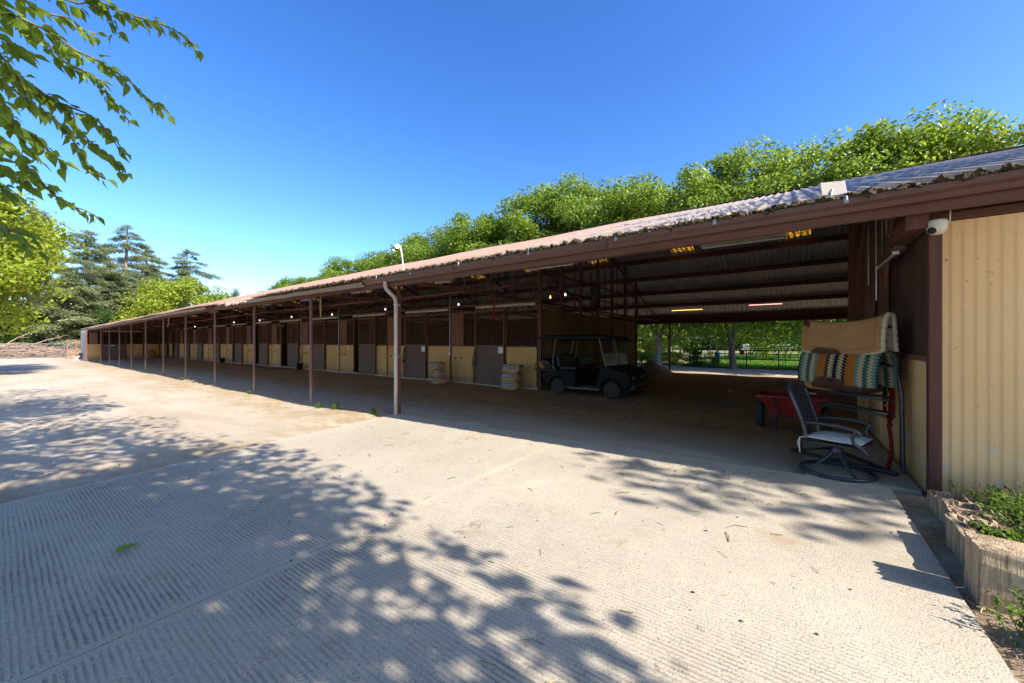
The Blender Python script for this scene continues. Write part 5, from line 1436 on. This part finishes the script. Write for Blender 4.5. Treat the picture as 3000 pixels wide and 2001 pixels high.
def onpad(u, h, off=0.004): return drape(u, h / PS, off=off, **PD)
bd = [(0.09, 0.065), (0.09, 0.34), (0.12, 0.37), (0.9, 0.37), (0.93, 0.34), (0.93, 0.12), (0.9, 0.075)]
m = MB()
loop = []
for (a, b) in zip(bd, bd[1:] + bd[:1]):
    for q in range(8): loop.append(onpad(a[0] + (b[0] - a[0]) * q / 8, a[1] + (b[1] - a[1]) * q / 8, 0.003))
m.tube(loop, 0.006, 5, closed=True); m.build('stitching', M['felt'], sp)
m = MB()
def leath(u, v_):
    uu = 0.44 + 0.42 * u; hh = 0.002 + 0.085 * v_ * (1 - abs(2 * u - 1) ** 4); return onpad(uu, hh, 0.008)
m.grid(leath, 14, 5); m.build('wear_leather', M['leather'], sp)
m = MB(); m.grid(lambda u, v_: onpad(0.90 + 0.10 * u, 0.30 + 0.07 * v_ + 0.02 * u, 0.009), 5, 4); m.build('corner_leather', M['leather'], sp)
# woven blanket with serrated bands
k = N('woven_stripe_blanket'); p = k.pos((1, 1, 1), 'obj'); x_, y_, z_ = k.sep(p)
tooth = k.math('PINGPONG', k.math('MULTIPLY', z_, 1 / 0.031), 0.5)           # 0..0.5 sawtooth over height
tooth2 = k.math('FRACT', k.math('MULTIPLY', z_, 1 / 0.033))
xn = k.math('DIVIDE', x_, 0.9)
half = k.math('ABSOLUTE', k.math('SUBTRACT', xn, 0.5))
xs_ = k.math('ADD', half, k.math('MULTIPLY', k.math('SUBTRACT', tooth2, 0.5), 0.036))
navy, teal, dteal, cream, rust = (0.012, 0.013, 0.028), (0.12, 0.215, 0.165), (0.035, 0.10, 0.085), (0.44, 0.36, 0.22), (0.36, 0.125, 0.025)
c1 = k.ramp(xs_, [(0.0, navy), (0.035, cream), (0.085, navy), (0.125, rust), (0.235, teal), (0.275, cream), (0.33, dteal), (0.385, cream), (0.425, teal), (0.475, navy)], 'CONSTANT')
c2 = k.ramp(half, [(0.0, navy), (0.022, cream), (0.32, dteal), (0.365, cream)], 'CONSTANT')
flat = k.math('ADD', k.math('LESS_THAN', half, 0.028), k.math('MULTIPLY', k.math('GREATER_THAN', half, 0.335), k.math('LESS_THAN', half, 0.365)))
c_ = k.mix(flat, c1, c2)
weave = k.noise(k.pos((1, 1, 6), 'obj'), 120, 2)
c_ = k.mix(k.mr(weave, 0.4, 0.7, 0, 0.35), c_, (0.05, 0.04, 0.035)); k.set(c_, 0.95, 0, 0.1); k.bump(weave, 0.4, 0.004); M['blanket'] = k.m
bl = empty('striped_blanket', rack_loc(g(PA.x, PA.y)), ang, 'woven teal, rust and navy striped saddle blanket hanging below the tan pad', 'blanket')
BD = dict(top=1.155, drop=0.275, length=0.90, rtop=0.115, dip=0.005)
m = MB(); m.grid(lambda u, v_: drape(u, v_, flare=0, **BD), 30, 34); m.build('cloth', M['blanket'], bl)
m = MB(); m.grid(lambda u, v_: drape(0.36 + 0.42 * u, (0.004 + 0.075 * v_ * (1 - abs(2 * u - 1) ** 5)) / (2 * .275 + .115 * math.pi), off=0.006, flare=0, **BD), 14, 5); m.build('wear_leather', M['leather'], bl)
m = MB(); q_ = drape(0.52, 0.045 / (0.55 + .361), off=0.012, flare=0, **BD); m.box(q_, (0.06, 0.006, 0.035)); m.build('maker_patch', M['black'], bl)
up_ = empty('folded_pad', rack_loc(g(PA.x, PA.y)), ang, 'folded brown pad showing under the striped blanket', 'saddle pad')
m = MB(); m.box((0.66, 0.06, 0.845), (0.36, 0.16, 0.10)); m.build('cloth', M['felt'], up_, 0.04)
# red lead rope and halters on the wall
rp = empty('lead_rope', (5.88, -0.93, 1.2), 0, 'red lead rope knotted and hanging on the tack room wall', 'rope')
MB().tube([(0, 0.03, 0.05), (0.06, 0.04, -0.15), (0.02, 0.05, -0.35), (-0.02, 0.05, -0.55), (-0.0, 0.05, -0.68), (0.10, 0.05, -0.72), (0.15, 0.05, -0.66), (0.18, 0.05, -0.45), (0.19, 0.05, -0.2), (0.10, 0.03, 0.05)], 0.017, 8).build('loop', M['redrope'], rp)
MB().tube([(0.08, 0.06, -0.70), (0.10, 0.06, -0.76), (0.07, 0.07, -0.80), (0.09, 0.05, -0.95), (0.06, 0.05, -1.10), (-0.02, 0.08, -1.17), (-0.25, 0.12, -1.18)], 0.018, 8).build('tail', M['redrope'], rp)
MB().tube([(0.05, 0.065, -0.66), (0.12, 0.075, -0.69), (0.13, 0.06, -0.73), (0.05, 0.07, -0.75), (0.04, 0.06, -0.78), (0.12, 0.07, -0.79)], 0.018, 8).build('knot', M['redrope'], rp)
m = MB(); m.tube([(0.08, 0.07, -0.40), (0.06, 0.08, -0.46), (0.09, 0.08, -0.52)], 0.012, 6); m.lathe([(0.006, 0), (0.02, 0.01), (0.02, 0.02), (0.006, 0.03)], (0.09, 0.08, -0.56), 'y', 10); m.build('snap', M['brass'], rp)
MB().box((0.12, 0.06, -0.10), (0.11, 0.02, 0.05), (0, 0.15, 0)).build('tag', M['hay'], rp)
hl = empty('black_halter', (6.25, -0.92, 1.15), 0, 'black halter hanging on the tack room wall behind the blanket', 'halter')
MB().tube([(0, 0.03, 0.05), (-0.03, 0.05, -0.3), (0.02, 0.05, -0.62), (0.10, 0.05, -0.5), (0.08, 0.04, -0.2), (0.03, 0.03, 0.05)], 0.013, 6).build('strap', M['darkrope'], hl)

# ---- security camera on the corner post
sc_ = empty('security_camera', (4.86, -0.995, 2.35), 0, 'cream dome security camera with two aerials on the corner post', 'camera')
MB().lathe([(0.03, 0.055), (0.058, 0.05), (0.066, 0.03), (0.066, -0.01), (0.058, -0.045), (0.035, -0.068), (0.01, -0.075)], (-0.03, 0, 0), 'z', 20).build('housing', M['cream'], sc_)
MB().box((0.012, 0, 0.03), (0.05, 0.07, 0.05)).build('mount', M['cream'], sc_, 0.008)
b_ = MB().lathe([(0.004, -0.034), (0.022, -0.03), (0.034, -0.012), (0.034, 0.01), (0.024, 0.02)], (0, 0, 0), 'x', 16).build('lens_ball', M['cream'], sc_); b_.location = (-0.066, 0.03, -0.03); b_.rotation_euler = (0, R(-30), R(-30))
f_ = MB().lathe([(0.0, -0.04), (0.026, -0.037), (0.03, -0.028)], (0, 0, 0), 'x', 16).build('lens_face', M['black'], b_); f_.scale = (1, 1, 1)
MB().tube([(-0.02, 0.066, 0.02), (-0.03, 0.076, 0.03), (-0.02, 0.075, 0.15)], 0.005, 6).build('aerial', M['cream'], sc_)
MB().tube([(-0.02, -0.066, 0.02), (-0.03, -0.076, 0.03), (-0.02, -0.08, 0.16)], 0.005, 6).build('aerial', M['cream'], sc_)

# ---- flat aerial on the roof edge
fa = empty('flat_antenna', (4.72, -0.30, 2.70), 0, 'grey square flat antenna on a bracket at the roof edge', 'antenna')
MB().box((0, 0, 0.10), (0.02, 0.20, 0.15), (0, 0.25, 0.35)).build('plate', M['endwall'], fa, 0.005)
MB().tube([(-0.02, 0.02, 0.0), (-0.03, 0.02, 0.06), (-0.012, 0.005, 0.09)], 0.014, 8).build('bracket', M['galv'], fa)
MB().box((-0.02, 0.02, 0.0), (0.09, 0.06, 0.012)).build('base_plate', M['galv'], fa)

# ---- floodlight on a pole above the downspout
fl = empty('flood_light', (4.95, 6.36, zr(4.95, 6.36)), 0, 'lit floodlight with two heads on a thin white pole at the roof edge', 'lamp')
MB().tube([(0, 0, -0.1), (-0.01, 0.10, 0.50)], 0.013, 8).build('pole', M['whitepaint'], fl)
MB().lathe([(0.02, 0.0), (0.034, 0.015), (0.042, 0.05), (0.034, 0.065)], (-0.08, 0.12, 0.50), 'x', 14).build('lamp_head', M['whitepaint'], fl)
MB().lathe([(0.0, -0.035), (0.022, -0.03), (0.038, -0.01), (0.04, 0.012)], (-0.085, 0.12, 0.50), 'x', 14).build('bulb', M['flood'], fl)
MB().tube([(-0.03, 0.14, 0.49), (-0.03, 0.27, 0.46)], 0.02, 8).build('neck', M['black'], fl)
m = MB().lathe([(0.01, 0.0), (0.015, 0.035), (0.034, 0.07), (0.036, 0.085), (0.028, 0.088)], (0, 0, 0), 'z', 14).build('lamp_head', M['whitepaint'], fl); m.location = (-0.03, 0.32, 0.39); m.rotation_euler = (R(35), R(-15), 0)

# ---- fluorescent battens under the roof
def batten(x, y, z, ln, label, tube=None, axis_='y', hm='whiterail', group='fluorescent battens under the roof'):
    o = empty('batten_light', (x, y, z), 0 if axis_ == 'y' else R(-90), label, 'light', group)
    MB().prism([(-0.055, 0.0), (0.055, 0.0), (0.035, 0.05), (-0.035, 0.05)], -ln / 2, ln / 2, 'y').build('housing', M[hm], o)
    MB().tube([(-0.02, -ln / 2 + 0.04, -0.018), (-0.02, ln / 2 - 0.04, -0.018)], 0.016, 8).build('tube', tube or M['dirtywhite'], o)
    for s_ in (-1, 1): MB().box((-0.02, s_ * (ln / 2 - 0.03), -0.012), (0.05, 0.02, 0.04)).build('socket', M['dirtywhite'], o)
    return o
ordn = ['nearest', 'second', 'third', 'fourth', 'fifth', 'sixth', 'seventh', 'eighth', 'ninth', 'tenth']
for q in range(9):
    y = 0.70 + 3.68 * q
    batten(7.4, y, 3.02 + sag(y), 1.22, ordn[q] + ' cream batten light along the aisle ceiling, counting from the tack room')
batten(20.0, 1.0, 2.99, 1.3, 'batten with a pink tube catching the light under the rear roof', M['tubepink'])
batten(20.6, 4.3, 2.95, 1.5, 'batten with an amber tube catching the light under the rear roof', M['tubewarm'])
batten(5.95, -0.86, 2.28, 1.0, 'worn batten light on the tack room wall above the saddle pad', M['endwall'], 'x', 'fascia')
# ---- hanging bulbs over the aisle
for q in range(9):
    y = 4.55 + 3.66 * q
    if q == 7: continue
    o = empty('hanging_bulb', (8.4, y, 2.5 + sag(y)), 0, ordn[q] + ' small lit bulb hanging over the aisle, counting from the golf cart', 'light', 'lit bulbs hanging over the aisle')
    MB().tube([(0, 0, 0.07), (0, 0, 0.5)], 0.005, 5).build('cord', M['black'], o)
    MB().lathe([(0.012, 0.09), (0.018, 0.08), (0.04, 0.04), (0.042, 0.03)], n=12).build('shade', M['galv'], o)
    MB().lathe([(0.006, 0.05), (0.012, 0.02), (0.017, -0.005), (0.011, -0.025), (0.003, -0.03)], n=10).build('bulb', M['bulb'], o)
o = empty('heat_lamp', (8.35, 4.95, 2.47), 0, 'small amber bulb glowing beside the nearest hanging bulb', 'light')
MB().lathe([(0.006, 0.05), (0.014, 0.02), (0.02, -0.01), (0.004, -0.03)], n=10).build('bulb', M['bulbwarm'], o); MB().tube([(0, 0, 0.05), (0, 0, 0.6)], 0.005, 5).build('cord', M['black'], o)
# ---- barrel fan above the end wall
fn = empty('barrel_fan', (12.9, 5.75, 3.0), R(25), 'large barrel fan mounted above the tan end wall', 'fan')
MB().lathe([(0.37, -0.15), (0.40, -0.15), (0.40, 0.15), (0.37, 0.15), (0.37, -0.15)], axis='y', n=28).build('drum', M['stallwood'], fn)
m = MB()
for q in range(4):
    a = q * math.pi / 2 + 0.3
    m.box((0.2 * math.cos(a), 0, 0.2 * math.sin(a)), (0.30, 0.02, 0.13), (0.5, -a, 0))
m.lathe([(0.0, -0.06), (0.06, -0.06), (0.06, 0.06), (0.0, 0.06)], axis='y', n=12); m.build('blades', M['chrome'], fn)
for q in range(6):
    a = q * math.pi / 3; MB().tube([(0.05 * math.cos(a), -0.155, 0.05 * math.sin(a)), (0.38 * math.cos(a), -0.155, 0.38 * math.sin(a))], 0.006, 5).build('guard_bar', M['black'], fn)
MB().span(-0.2, 0.2, -0.06, 0.06, -0.50, -0.40).build('bracket', M['steel'], fn)

# ---- ropes, twine and halters along the stalls
def rope(name, pts, r_, mat, label, cat='rope'):
    p0 = Vector(pts[-1]); o = empty(name, p0, 0, label, cat)
    MB().tube([Vector(q) - p0 for q in pts], r_, 6).build('strand', mat, o); return o
rope('hanging_rope', [(8.8, 7.12, 2.68), (8.79, 7.10, 2.3), (8.80, 7.13, 2.05), (8.79, 7.08, 1.72), (8.81, 7.12, 1.70), (8.80, 7.16, 2.1), (8.8, 7.15, 2.62)], 0.014, M['redrope'], 'doubled red rope hanging in front of the first stall grille')
rope('baling_twine', [(5.3, 10.38, 2.62), (5.32, 10.40, 2.3), (5.29, 10.36, 2.02), (5.31, 10.44, 1.98), (5.33, 10.47, 2.25), (5.31, 10.44, 2.5)], 0.014, M['hay'], 'bunch of baling twine hanging from the chord at the second post')
rope('baling_twine', [(5.4, 26.0, 2.6), (5.42, 26.2, 2.3), (5.4, 26.3, 2.15)], 0.018, M['hay'], 'loose twine hanging far along the eave')
for (y, lab) in ((8.50, 'dark rope halter hanging left of the first stall door'), (12.16, 'dark rope halter hanging left of the second stall door, behind the downspout')):
    o = empty('rope_halter', (9.46, y, 0.95), 0, lab, 'halter')
    MB().tube([(0, 0, 0.15), (-0.02, 0.04, -0.1), (0.0, 0.09, -0.25), (-0.02, 0.03, -0.35), (0, -0.05, -0.2), (-0.01, 0.05, -0.12), (0, 0.1, -0.4), (0.0, 0.04, -0.62), (0, 0.06, -0.98)], 0.017, 6).build('cord', M['darkrope'], o)
    MB().tube([(-0.01, -0.03, 0.1), (-0.03, -0.06, -0.3), (-0.02, 0.0, -0.45), (-0.01, 0.06, -0.2)], 0.013, 6).build('loop', M['darkrope'], o)
o = empty('leaning_stick', (9.5, 17.05, 1.2), 0, 'pinkish stick hooked on the third stall grille', 'stick'); MB().tube([(0, 0.06, -0.02), (0, -0.55, 0.36)], 0.016, 6).build('shaft', M['board'], o)
o = empty('white_cup', (9.48, 17.1, 1.08), 0, 'white cup fixed to the column right of the open third stall', 'cup'); MB().lathe([(0.03, -0.04), (0.045, -0.03), (0.05, 0.03), (0.045, 0.045), (0.02, 0.05)], n=14).build('body', M['whitepaint'], o)
for y in (17.08, 9.76, 20.74):
    MB().tube([(9.55, y, 0.95), (9.55, y, 3.0)], 0.012, 6).build('conduit', M['galv'], B); MB().box((9.55, y, 0.93), (0.05, 0.06, 0.10)).build('socket_box', M['galv'], B, 0.005)

# ---- landscape ties, soil and weeds by the tack room wall
def tie(name, x0, x1, y0, y1, z0, z1, label, seed, slope=0.0, hollow=0.03):
    r_ = random.Random(seed)
    bm = bmesh.new(); bmesh.ops.create_cube(bm, size=1.0)
    bmesh.ops.subdivide_edges(bm, edges=bm.edges[:], cuts=9, use_grid_fill=True)
    L_ = []
    for v_ in bm.verts:
        u = v_.co + Vector((.5, .5, .5))
        x, y, z = x0 + (x1 - x0) * u.x, y0 + (y1 - y0) * u.y, z0 + (z1 - z0 + slope * u.x) * u.z
        edge = (u.z > 0.97)
        d = 0.003 * math.sin(x * 61 + y * 47 + seed + 3 * z) + 0.003 * math.sin((x + y) * 130 + seed * 3)
        if u.x < .01 or u.x > .99: x += d * 1.2 + r_.uniform(-.002, .002)
        if u.y < .01 or u.y > .99: y += d * 1.2 + r_.uniform(-.002, .002)
        if edge:
            inner = (0.1 < u.x < 0.9 and 0.1 < u.y < 0.9)
            z += r_.uniform(-0.012, 0.006) - (r_.uniform(0.3, 1.0) * hollow if inner else 0)
            rim_ = min(u.x, 1 - u.x, u.y, 1 - u.y)
            if rim_ < .01: z -= 0.012
        L_.append((v_, (x, y, z)))
    for v_, c_ in L_: v_.co = c_
    me = bpy.data.meshes.new(name); bm.to_mesh(me); bm.free(); me.materials.append(M['timber'])
    c0 = Vector(((x0 + x1) / 2, (y0 + y1) / 2, z0)); me.transform(Matrix.Translation(-c0))
    o = obj(name, me, None, c0); return tag(o, label, 'timber', 'weathered ties around the weed bed')
tie('landscape_tie', 4.33, 4.62, -1.09, -0.90, -0.1, 0.145, 'weathered grey tie block, the one touching the corner post', 1, hollow=0.11)
tie('landscape_tie', 4.10, 4.325, -1.09, -0.905, -0.1, 0.165, 'weathered hollow tie block, second from the corner post', 2, hollow=0.11)
tie('landscape_tie', 3.87, 4.095, -1.08, -0.895, -0.1, 0.17, 'split weathered tie block in the middle of the row', 3, hollow=0.07)
tie('landscape_tie', 3.26, 3.86, -1.02, -0.83, -0.1, 0.20, 'long weathered tie block with splintered side beside the slab', 4, 0.0)
tie('landscape_tie', 3.02, 3.25, -2.6, -0.775, -0.1, 0.30, 'big tie across the front of the weed bed, nearest the viewer', 5)
sb = MB(); sb.grid(lambda u, v_: (3.2 + 1.75 * u, -3.2 + 2.2 * v_, 0.13 + 0.03 * math.sin(u * 9) * math.sin(v_ * 11) - 0.12 * (u ** 3)), 20, 20)
tag(sb.build('planter_soil', M['soil']), 'dark soil in the weed bed by the tan wall', 'soil', kind='structure')
def weed_clump(x, y, z, r_, h, n, seed, label, mat=None, leaf=0.03, name='weed', upright=0.6):
    rr = np.random.default_rng(seed); o = empty(name, (x, y, z), 0, label, 'weed')
    m = MB(); P = []
    for q in range(int(n * 1.7)):
        a = rr.uniform(0, 6.28); L_ = h * rr.uniform(0.5, 1.2); d = Vector((math.cos(a), math.sin(a), 0)) * rr.uniform(0.3, 1.0)
        b0 = Vector((rr.normal() * r_ * 0.35, rr.normal() * r_ * 0.35, 0))
        e = b0 + d * r_ * 0.8 + Vector((0, 0, L_ * upright)); mid = b0.lerp(e, 0.5) + Vector((0, 0, L_ * 0.25))
        m.tube([b0, mid, e], [0.003, 0.0025, 0.0012], 4, cap=False)
        for w_ in range(16):
            t = rr.random(); p_ = b0.lerp(mid, t * 2) if t < .5 else mid.lerp(e, t * 2 - 1); P.append(p_ + Vector((rr.normal() * 0.014, rr.normal() * 0.014, rr.normal() * 0.010)))
    m.build('stem', M['greenstem'], o)
    V_, F_ = leaf_quads(np.array(P), leaf, 0.6, seed, 0.5); obj('leaves', np_mesh('leaves', V_, F_, [mat or M['weed']]), o)
    return o
weed_clump(3.55, -1.08, 0.15, 0.22, 0.10, 40, 1, 'low bright weed patch behind the long tie block', leaf=0.036)
weed_clump(3.42, -1.35, 0.15, 0.25, 0.12, 40, 2, 'low weed patch behind the big front tie', leaf=0.036)
weed_clump(4.1, -1.35, 0.11, 0.32, 0.22, 46, 3, 'dark tangled weeds in the middle of the bed')
weed_clump(4.5, -1.30, 0.06, 0.22, 0.26, 30, 4, 'leggy weeds against the foot of the tan wall')
weed_clump(4.35, -1.75, 0.08, 0.32, 0.34, 46, 5, 'taller weeds by the tan wall at the right edge')
weed_clump(3.8, -1.65, 0.13, 0.3, 0.2, 40, 6, 'spreading weeds at the right edge of the bed')
weed_clump(2.80, -0.95, -0.02, 0.16, 0.20, 30, 7, 'bushy weed growing in front of the big tie', leaf=0.03, upright=0.8)
weed_clump(2.72, -1.15, -0.02, 0.18, 0.26, 36, 8, 'bushy weed at the lower right corner', leaf=0.03, upright=0.8)
for q, (x, y) in enumerate(((4.62, 6.95), (4.60, 8.35), (4.55, 9.0), (4.58, 13.1), (4.6, 20.2))):
    weed_clump(x, y, g(x, y) - 0.01, 0.07, 0.14, 9, 30 + q, ('tiny grass tuft at the foot of the downspout', 'tiny grass tuft left of the downspout', 'tiny grass tuft right of the second post', 'tiny grass tuft beside the third post', 'tiny grass tuft far along the shade line')[q], leaf=0.03, name='grass_tuft', upright=0.9)
# dirt strip between slab and ties is part of the ground; bits of litter on the slab
lf = empty('fallen_leaf', (0.51, 3.78, g(0.51, 3.78) + 0.006), 0.4, 'single dark green leaf lying on the shaded slab', 'leaf'); o = obj('blade', LM[1], lf, (0, 0, 0.016), (0.1, -0.12, 0), (0.15, 0.13, 0.13))
nr = np.random.default_rng(8)
def litter(name, n, fx, fy, ln, mat, label, w_=0.002, seed=1, dz=0.004):
    r_ = random.Random(seed); m = MB()
    for q in range(n):
        x, y = fx(r_), fy(r_); a = r_.uniform(0, 6.28); l_ = r_.uniform(*ln)
        zz = g(x, y) + dz
        p0 = Vector((x, y, zz)); p2 = p0 + Vector((math.cos(a), math.sin(a), 0)) * l_; p1 = p0.lerp(p2, 0.5) + Vector((-math.sin(a), math.cos(a), 0)) * l_ * r_.uniform(-.2, .2) + Vector((0, 0, 0.005))
        m.tube([p0, p1, p2], w_ * r_.uniform(0.6, 1.3), 4, cap=False)
    return tag(m.build(name, mat, fix=False), label, 'litter', kind='stuff')
litter('straw_litter', 140, lambda r_: r_.uniform(0.4, 4.9), lambda r_: r_.uniform(-0.6, 6.2), (0.02, 0.10), M['hay'], 'loose straw scattered over the slab', 0.0018, 1)
litter('grass_clippings', 160, lambda r_: r_.gauss(4.3, 0.35), lambda r_: r_.gauss(0.7, 0.45), (0.015, 0.07), M['greenstem'], 'green grass clippings on the slab before the open bay', 0.0018, 2)
litter('twig_litter', 34, lambda r_: r_.uniform(0.8, 4.4), lambda r_: r_.uniform(-0.5, 5), (0.04, 0.16), M['greenstem'], 'small green twigs scattered on the slab', 0.0024, 3)
litter('hay_litter', 900, lambda r_: r_.gauss(4.7, 0.8), lambda r_: r_.uniform(6.9, 22), (0.03, 0.12), M['hay'], 'hay scattered along the shade line', 0.002, 4, 0.012)
litter('aisle_hay', 700, lambda r_: r_.uniform(5.2, 9.3), lambda r_: r_.uniform(0.5, 16), (0.03, 0.14), M['hay'], 'hay scattered over the aisle floor', 0.002, 5, 0.02)
m = MB(); r_ = random.Random(12)
for q in range(330):
    if q < 150: x, y = r_.uniform(0.6, 4.8), r_.uniform(-0.6, 6)
    else: x, y = r_.uniform(0.3, 4.6), r_.uniform(6.6, 16)
    s_ = r_.choice((0.002, 0.003, 0.004, 0.006)) * r_.uniform(0.7, 1.3)
    m.box((x, y, g(x, y) + s_ * 0.4), (s_ * 2, s_ * 1.6, s_ * 1.1), (r_.random(), r_.random(), r_.random()), jit=s_ * 0.3)
tag(m.build('clods', M['soil'], fix=False), 'small clods and pebbles on the slab and yard', 'litter', kind='stuff')

# ---- fences behind the stable
def pipe_fence(name, pts, h, rails, mat, label, r_=0.035, rr_=0.028, cat='fence', spacing=1.8):
    o = empty(name, (pts[0][0], pts[0][1], g(*pts[0])), 0, label, cat)
    b0 = Vector(o.location)
    for (a, b) in zip(pts[:-1], pts[1:]):
        A_, B_ = Vector((*a, 0)), Vector((*b, 0)); n = max(1, round((B_ - A_).length / spacing))
        for q in range(n + 1):
            p_ = A_.lerp(B_, q / n); z = g(p_.x, p_.y)
            MB().tube([Vector((p_.x, p_.y, z - 0.1)) - b0, Vector((p_.x, p_.y, z + h)) - b0], r_, 8).build('post', mat, o)
        for zz in rails:
            MB().tube([Vector((A_.x, A_.y, g(A_.x, A_.y) + zz)) - b0, Vector((B_.x, B_.y, g(B_.x, B_.y) + zz)) - b0], rr_, 8).build('rail', mat, o)
    return o
pipe_fence('pipe_fence', [(31.1, 6.3), (31.1, -12.0)], 1.30, (1.28, 0.66), M['pipe'], 'dark pipe fence along the rear road, nearest of the fences')
pipe_fence('pipe_fence', [(38.5, 5.4), (38.5, -14)], 1.35, (1.33, 0.85, 0.4), M['pipe'], 'dark pipe fence on the lawn behind the nearer one', spacing=2.4)
pipe_fence('pipe_fence', [(46.0, 9.0), (46.0, -16)], 1.4, (1.38, 1.0, 0.6), M['greypipe'], 'grey pipe panels beyond the round lawn tree', spacing=3.0)
pipe_fence('white_fence', [(66.0, 6.0), (66.0, -30)], 1.45, (1.4, 1.0), M['whitepaint'], 'white rail fence on the far side of the paddock', r_=0.07, rr_=0.06, spacing=3.5)
pipe_fence('red_rail_corral', [(50.0, 20.0), (50.0, 9.5)], 1.25, (1.22, 0.9, 0.55, 0.2), M['redstain'], 'red railed corral in front of the far shelter', r_=0.06, spacing=1.9)
shl = empty('far_shelter', (62, 17, g(62, 17)), 0, 'white-roofed open shelter far beyond the corral', 'shelter')
MB().box((0, 0, 2.55), (5.0, 16, 0.12), (0, 0.05, 0)).build('roof', M['shelterroof'], shl)
MB().box((-2.5, 0, 2.45), (0.08, 16, 0.25)).build('fascia', M['whitepaint'], shl)
for q in range(7):
    for x in (-2.3, 2.3): MB().tube([(x, -7.6 + q * 2.5, 0), (x, -7.6 + q * 2.5, 2.5)], 0.06, 8).build('post', M['pipe'], shl)
for (x, y, mt, lab) in ((36.8, 5.25, 'bluepl', 'blue plastic bucket hanging on the lawn fence'), (44.9, 4.2, 'redpl', 'red plastic bucket hanging on the far panels')):
    o = empty('bucket', (x, y, g(x, y) + 0.55), 0, lab, 'bucket')
    MB().lathe([(0.19, 0.0), (0.24, 0.42), (0.255, 0.43), (0.25, 0.45), (0.225, 0.44), (0.18, 0.03)], n=18).build('pail', M[mt], o)
    MB().tube([(0.25 * math.cos(a_), 0, 0.43 + 0.2 * math.sin(a_)) for a_ in [math.pi * q / 8 for q in range(9)]], 0.008, 5).build('handle', M['galv'], o)
# ---- pipe gate and odds and ends at the far left
pipe_fence('pipe_gate', [(-4.6, 60.5), (0.2, 60.5), (4.35, 60.5)], 1.42, (0.12, 0.45, 0.78, 1.10, 1.40), M['greypipe'], 'grey five-rail pipe gate in front of the brush heap', r_=0.07, rr_=0.04, cat='gate', spacing=4.6)
wp = empty('mesh_gate', (4.9, 56.5, g(4.9, 56.5)), 0, 'rusty framed mesh gate beside the end of the stable', 'gate')
for x in (-0.65, -0.1, 0.45): MB().span(x - 0.04, x + 0.04, -0.04, 0.04, -0.1, 1.8).build('upright', M['redstain'], wp)
for z_ in (1.78, 0.9, 0.1): MB().span(-0.65, 0.45, -0.03, 0.03, z_ - 0.03, z_ + 0.03).build('rail', M['redstain'], wp)
m = MB()
for q in range(11): m.beam((-0.65 + q * 0.11, 0, 0.1), (-0.65 + q * 0.11, 0, 1.78), 0.008, 0.008)
for q in range(16): m.beam((-0.65, 0, 0.1 + q * 0.11), (0.45, 0, 0.1 + q * 0.11), 0.008, 0.008)
m.build('mesh', M['galv'], wp)
xs_o = empty('folding_stand', (4.22, 49.0, g(4.28, 49)), 0.5, 'white cross-legged stand leaning at the end of the stable', 'stand')
for a, b in (((-0.25, 0, 0), (0.2, 0, 0.42)), ((0.2, 0.03, 0), (-0.25, 0.03, 0.42))): MB().beam(a, b, 0.035, 0.035).build('leg', M['whitepaint'], xs_o)
MB().box((0.24, 0.0, 0.42), (0.1, 0.3, 0.5)).build('bag', M['black'], xs_o, 0.03)

litter('strip_litter', 160, lambda r_: r_.uniform(2.2, 4.7), lambda r_: r_.gauss(-0.80, 0.05) - (0.25 * r_.random() if r_.random() < 0.2 else 0), (0.015, 0.09), M['deadwood'], 'dry stems and leaf bits in the dirt strip beside the ties', 0.003, 9, -0.012)

hs_ = empty('garden_hose', (8.9, 22.0, g(8.9, 22)), 0, 'black hose lying along the floor before the sixth stall', 'hose')
MB().tube([(0.55, -1.3, 0.03), (0.2, -0.9, 0.03), (-0.25, 0.2, 0.03), (-0.3, 1.6, 0.03), (0.0, 2.9, 0.03), (0.2, 4.2, 0.03), (0.1, 5.2, 0.03)], 0.022, 8).build('tube', M['rubber'], hs_)
MB().tube([(0.62, -1.28, 1.4), (0.56, -1.2, 0.9), (0.60, -1.35, 0.5), (0.5, -1.15, 0.35), (0.58, -1.3, 0.1), (0.55, -1.3, 0.03)], 0.02, 8).build('riser', M['rubber'], hs_)
for q, (y, z) in enumerate(((20.3, 0.0), (31.4, 0.0))):
    o = empty('feed_bucket', (9.28, y, g(9.3, y)), 0, ('black bucket on the floor beside the open fourth stall door', 'black bucket on the floor far along the stalls')[q], 'bucket')
    MB().lathe([(0.13, 0.0), (0.16, 0.30), (0.17, 0.31), (0.165, 0.33), (0.15, 0.32), (0.12, 0.02)], n=16).build('pail', M['black'], o)
    MB().tube([(0.165 * math.cos(a_), 0.02, 0.31 - 0.10 * math.sin(a_)) for a_ in [math.pi * q_ / 8 for q_ in range(9)]], 0.005, 5).build('handle', M['galv'], o)
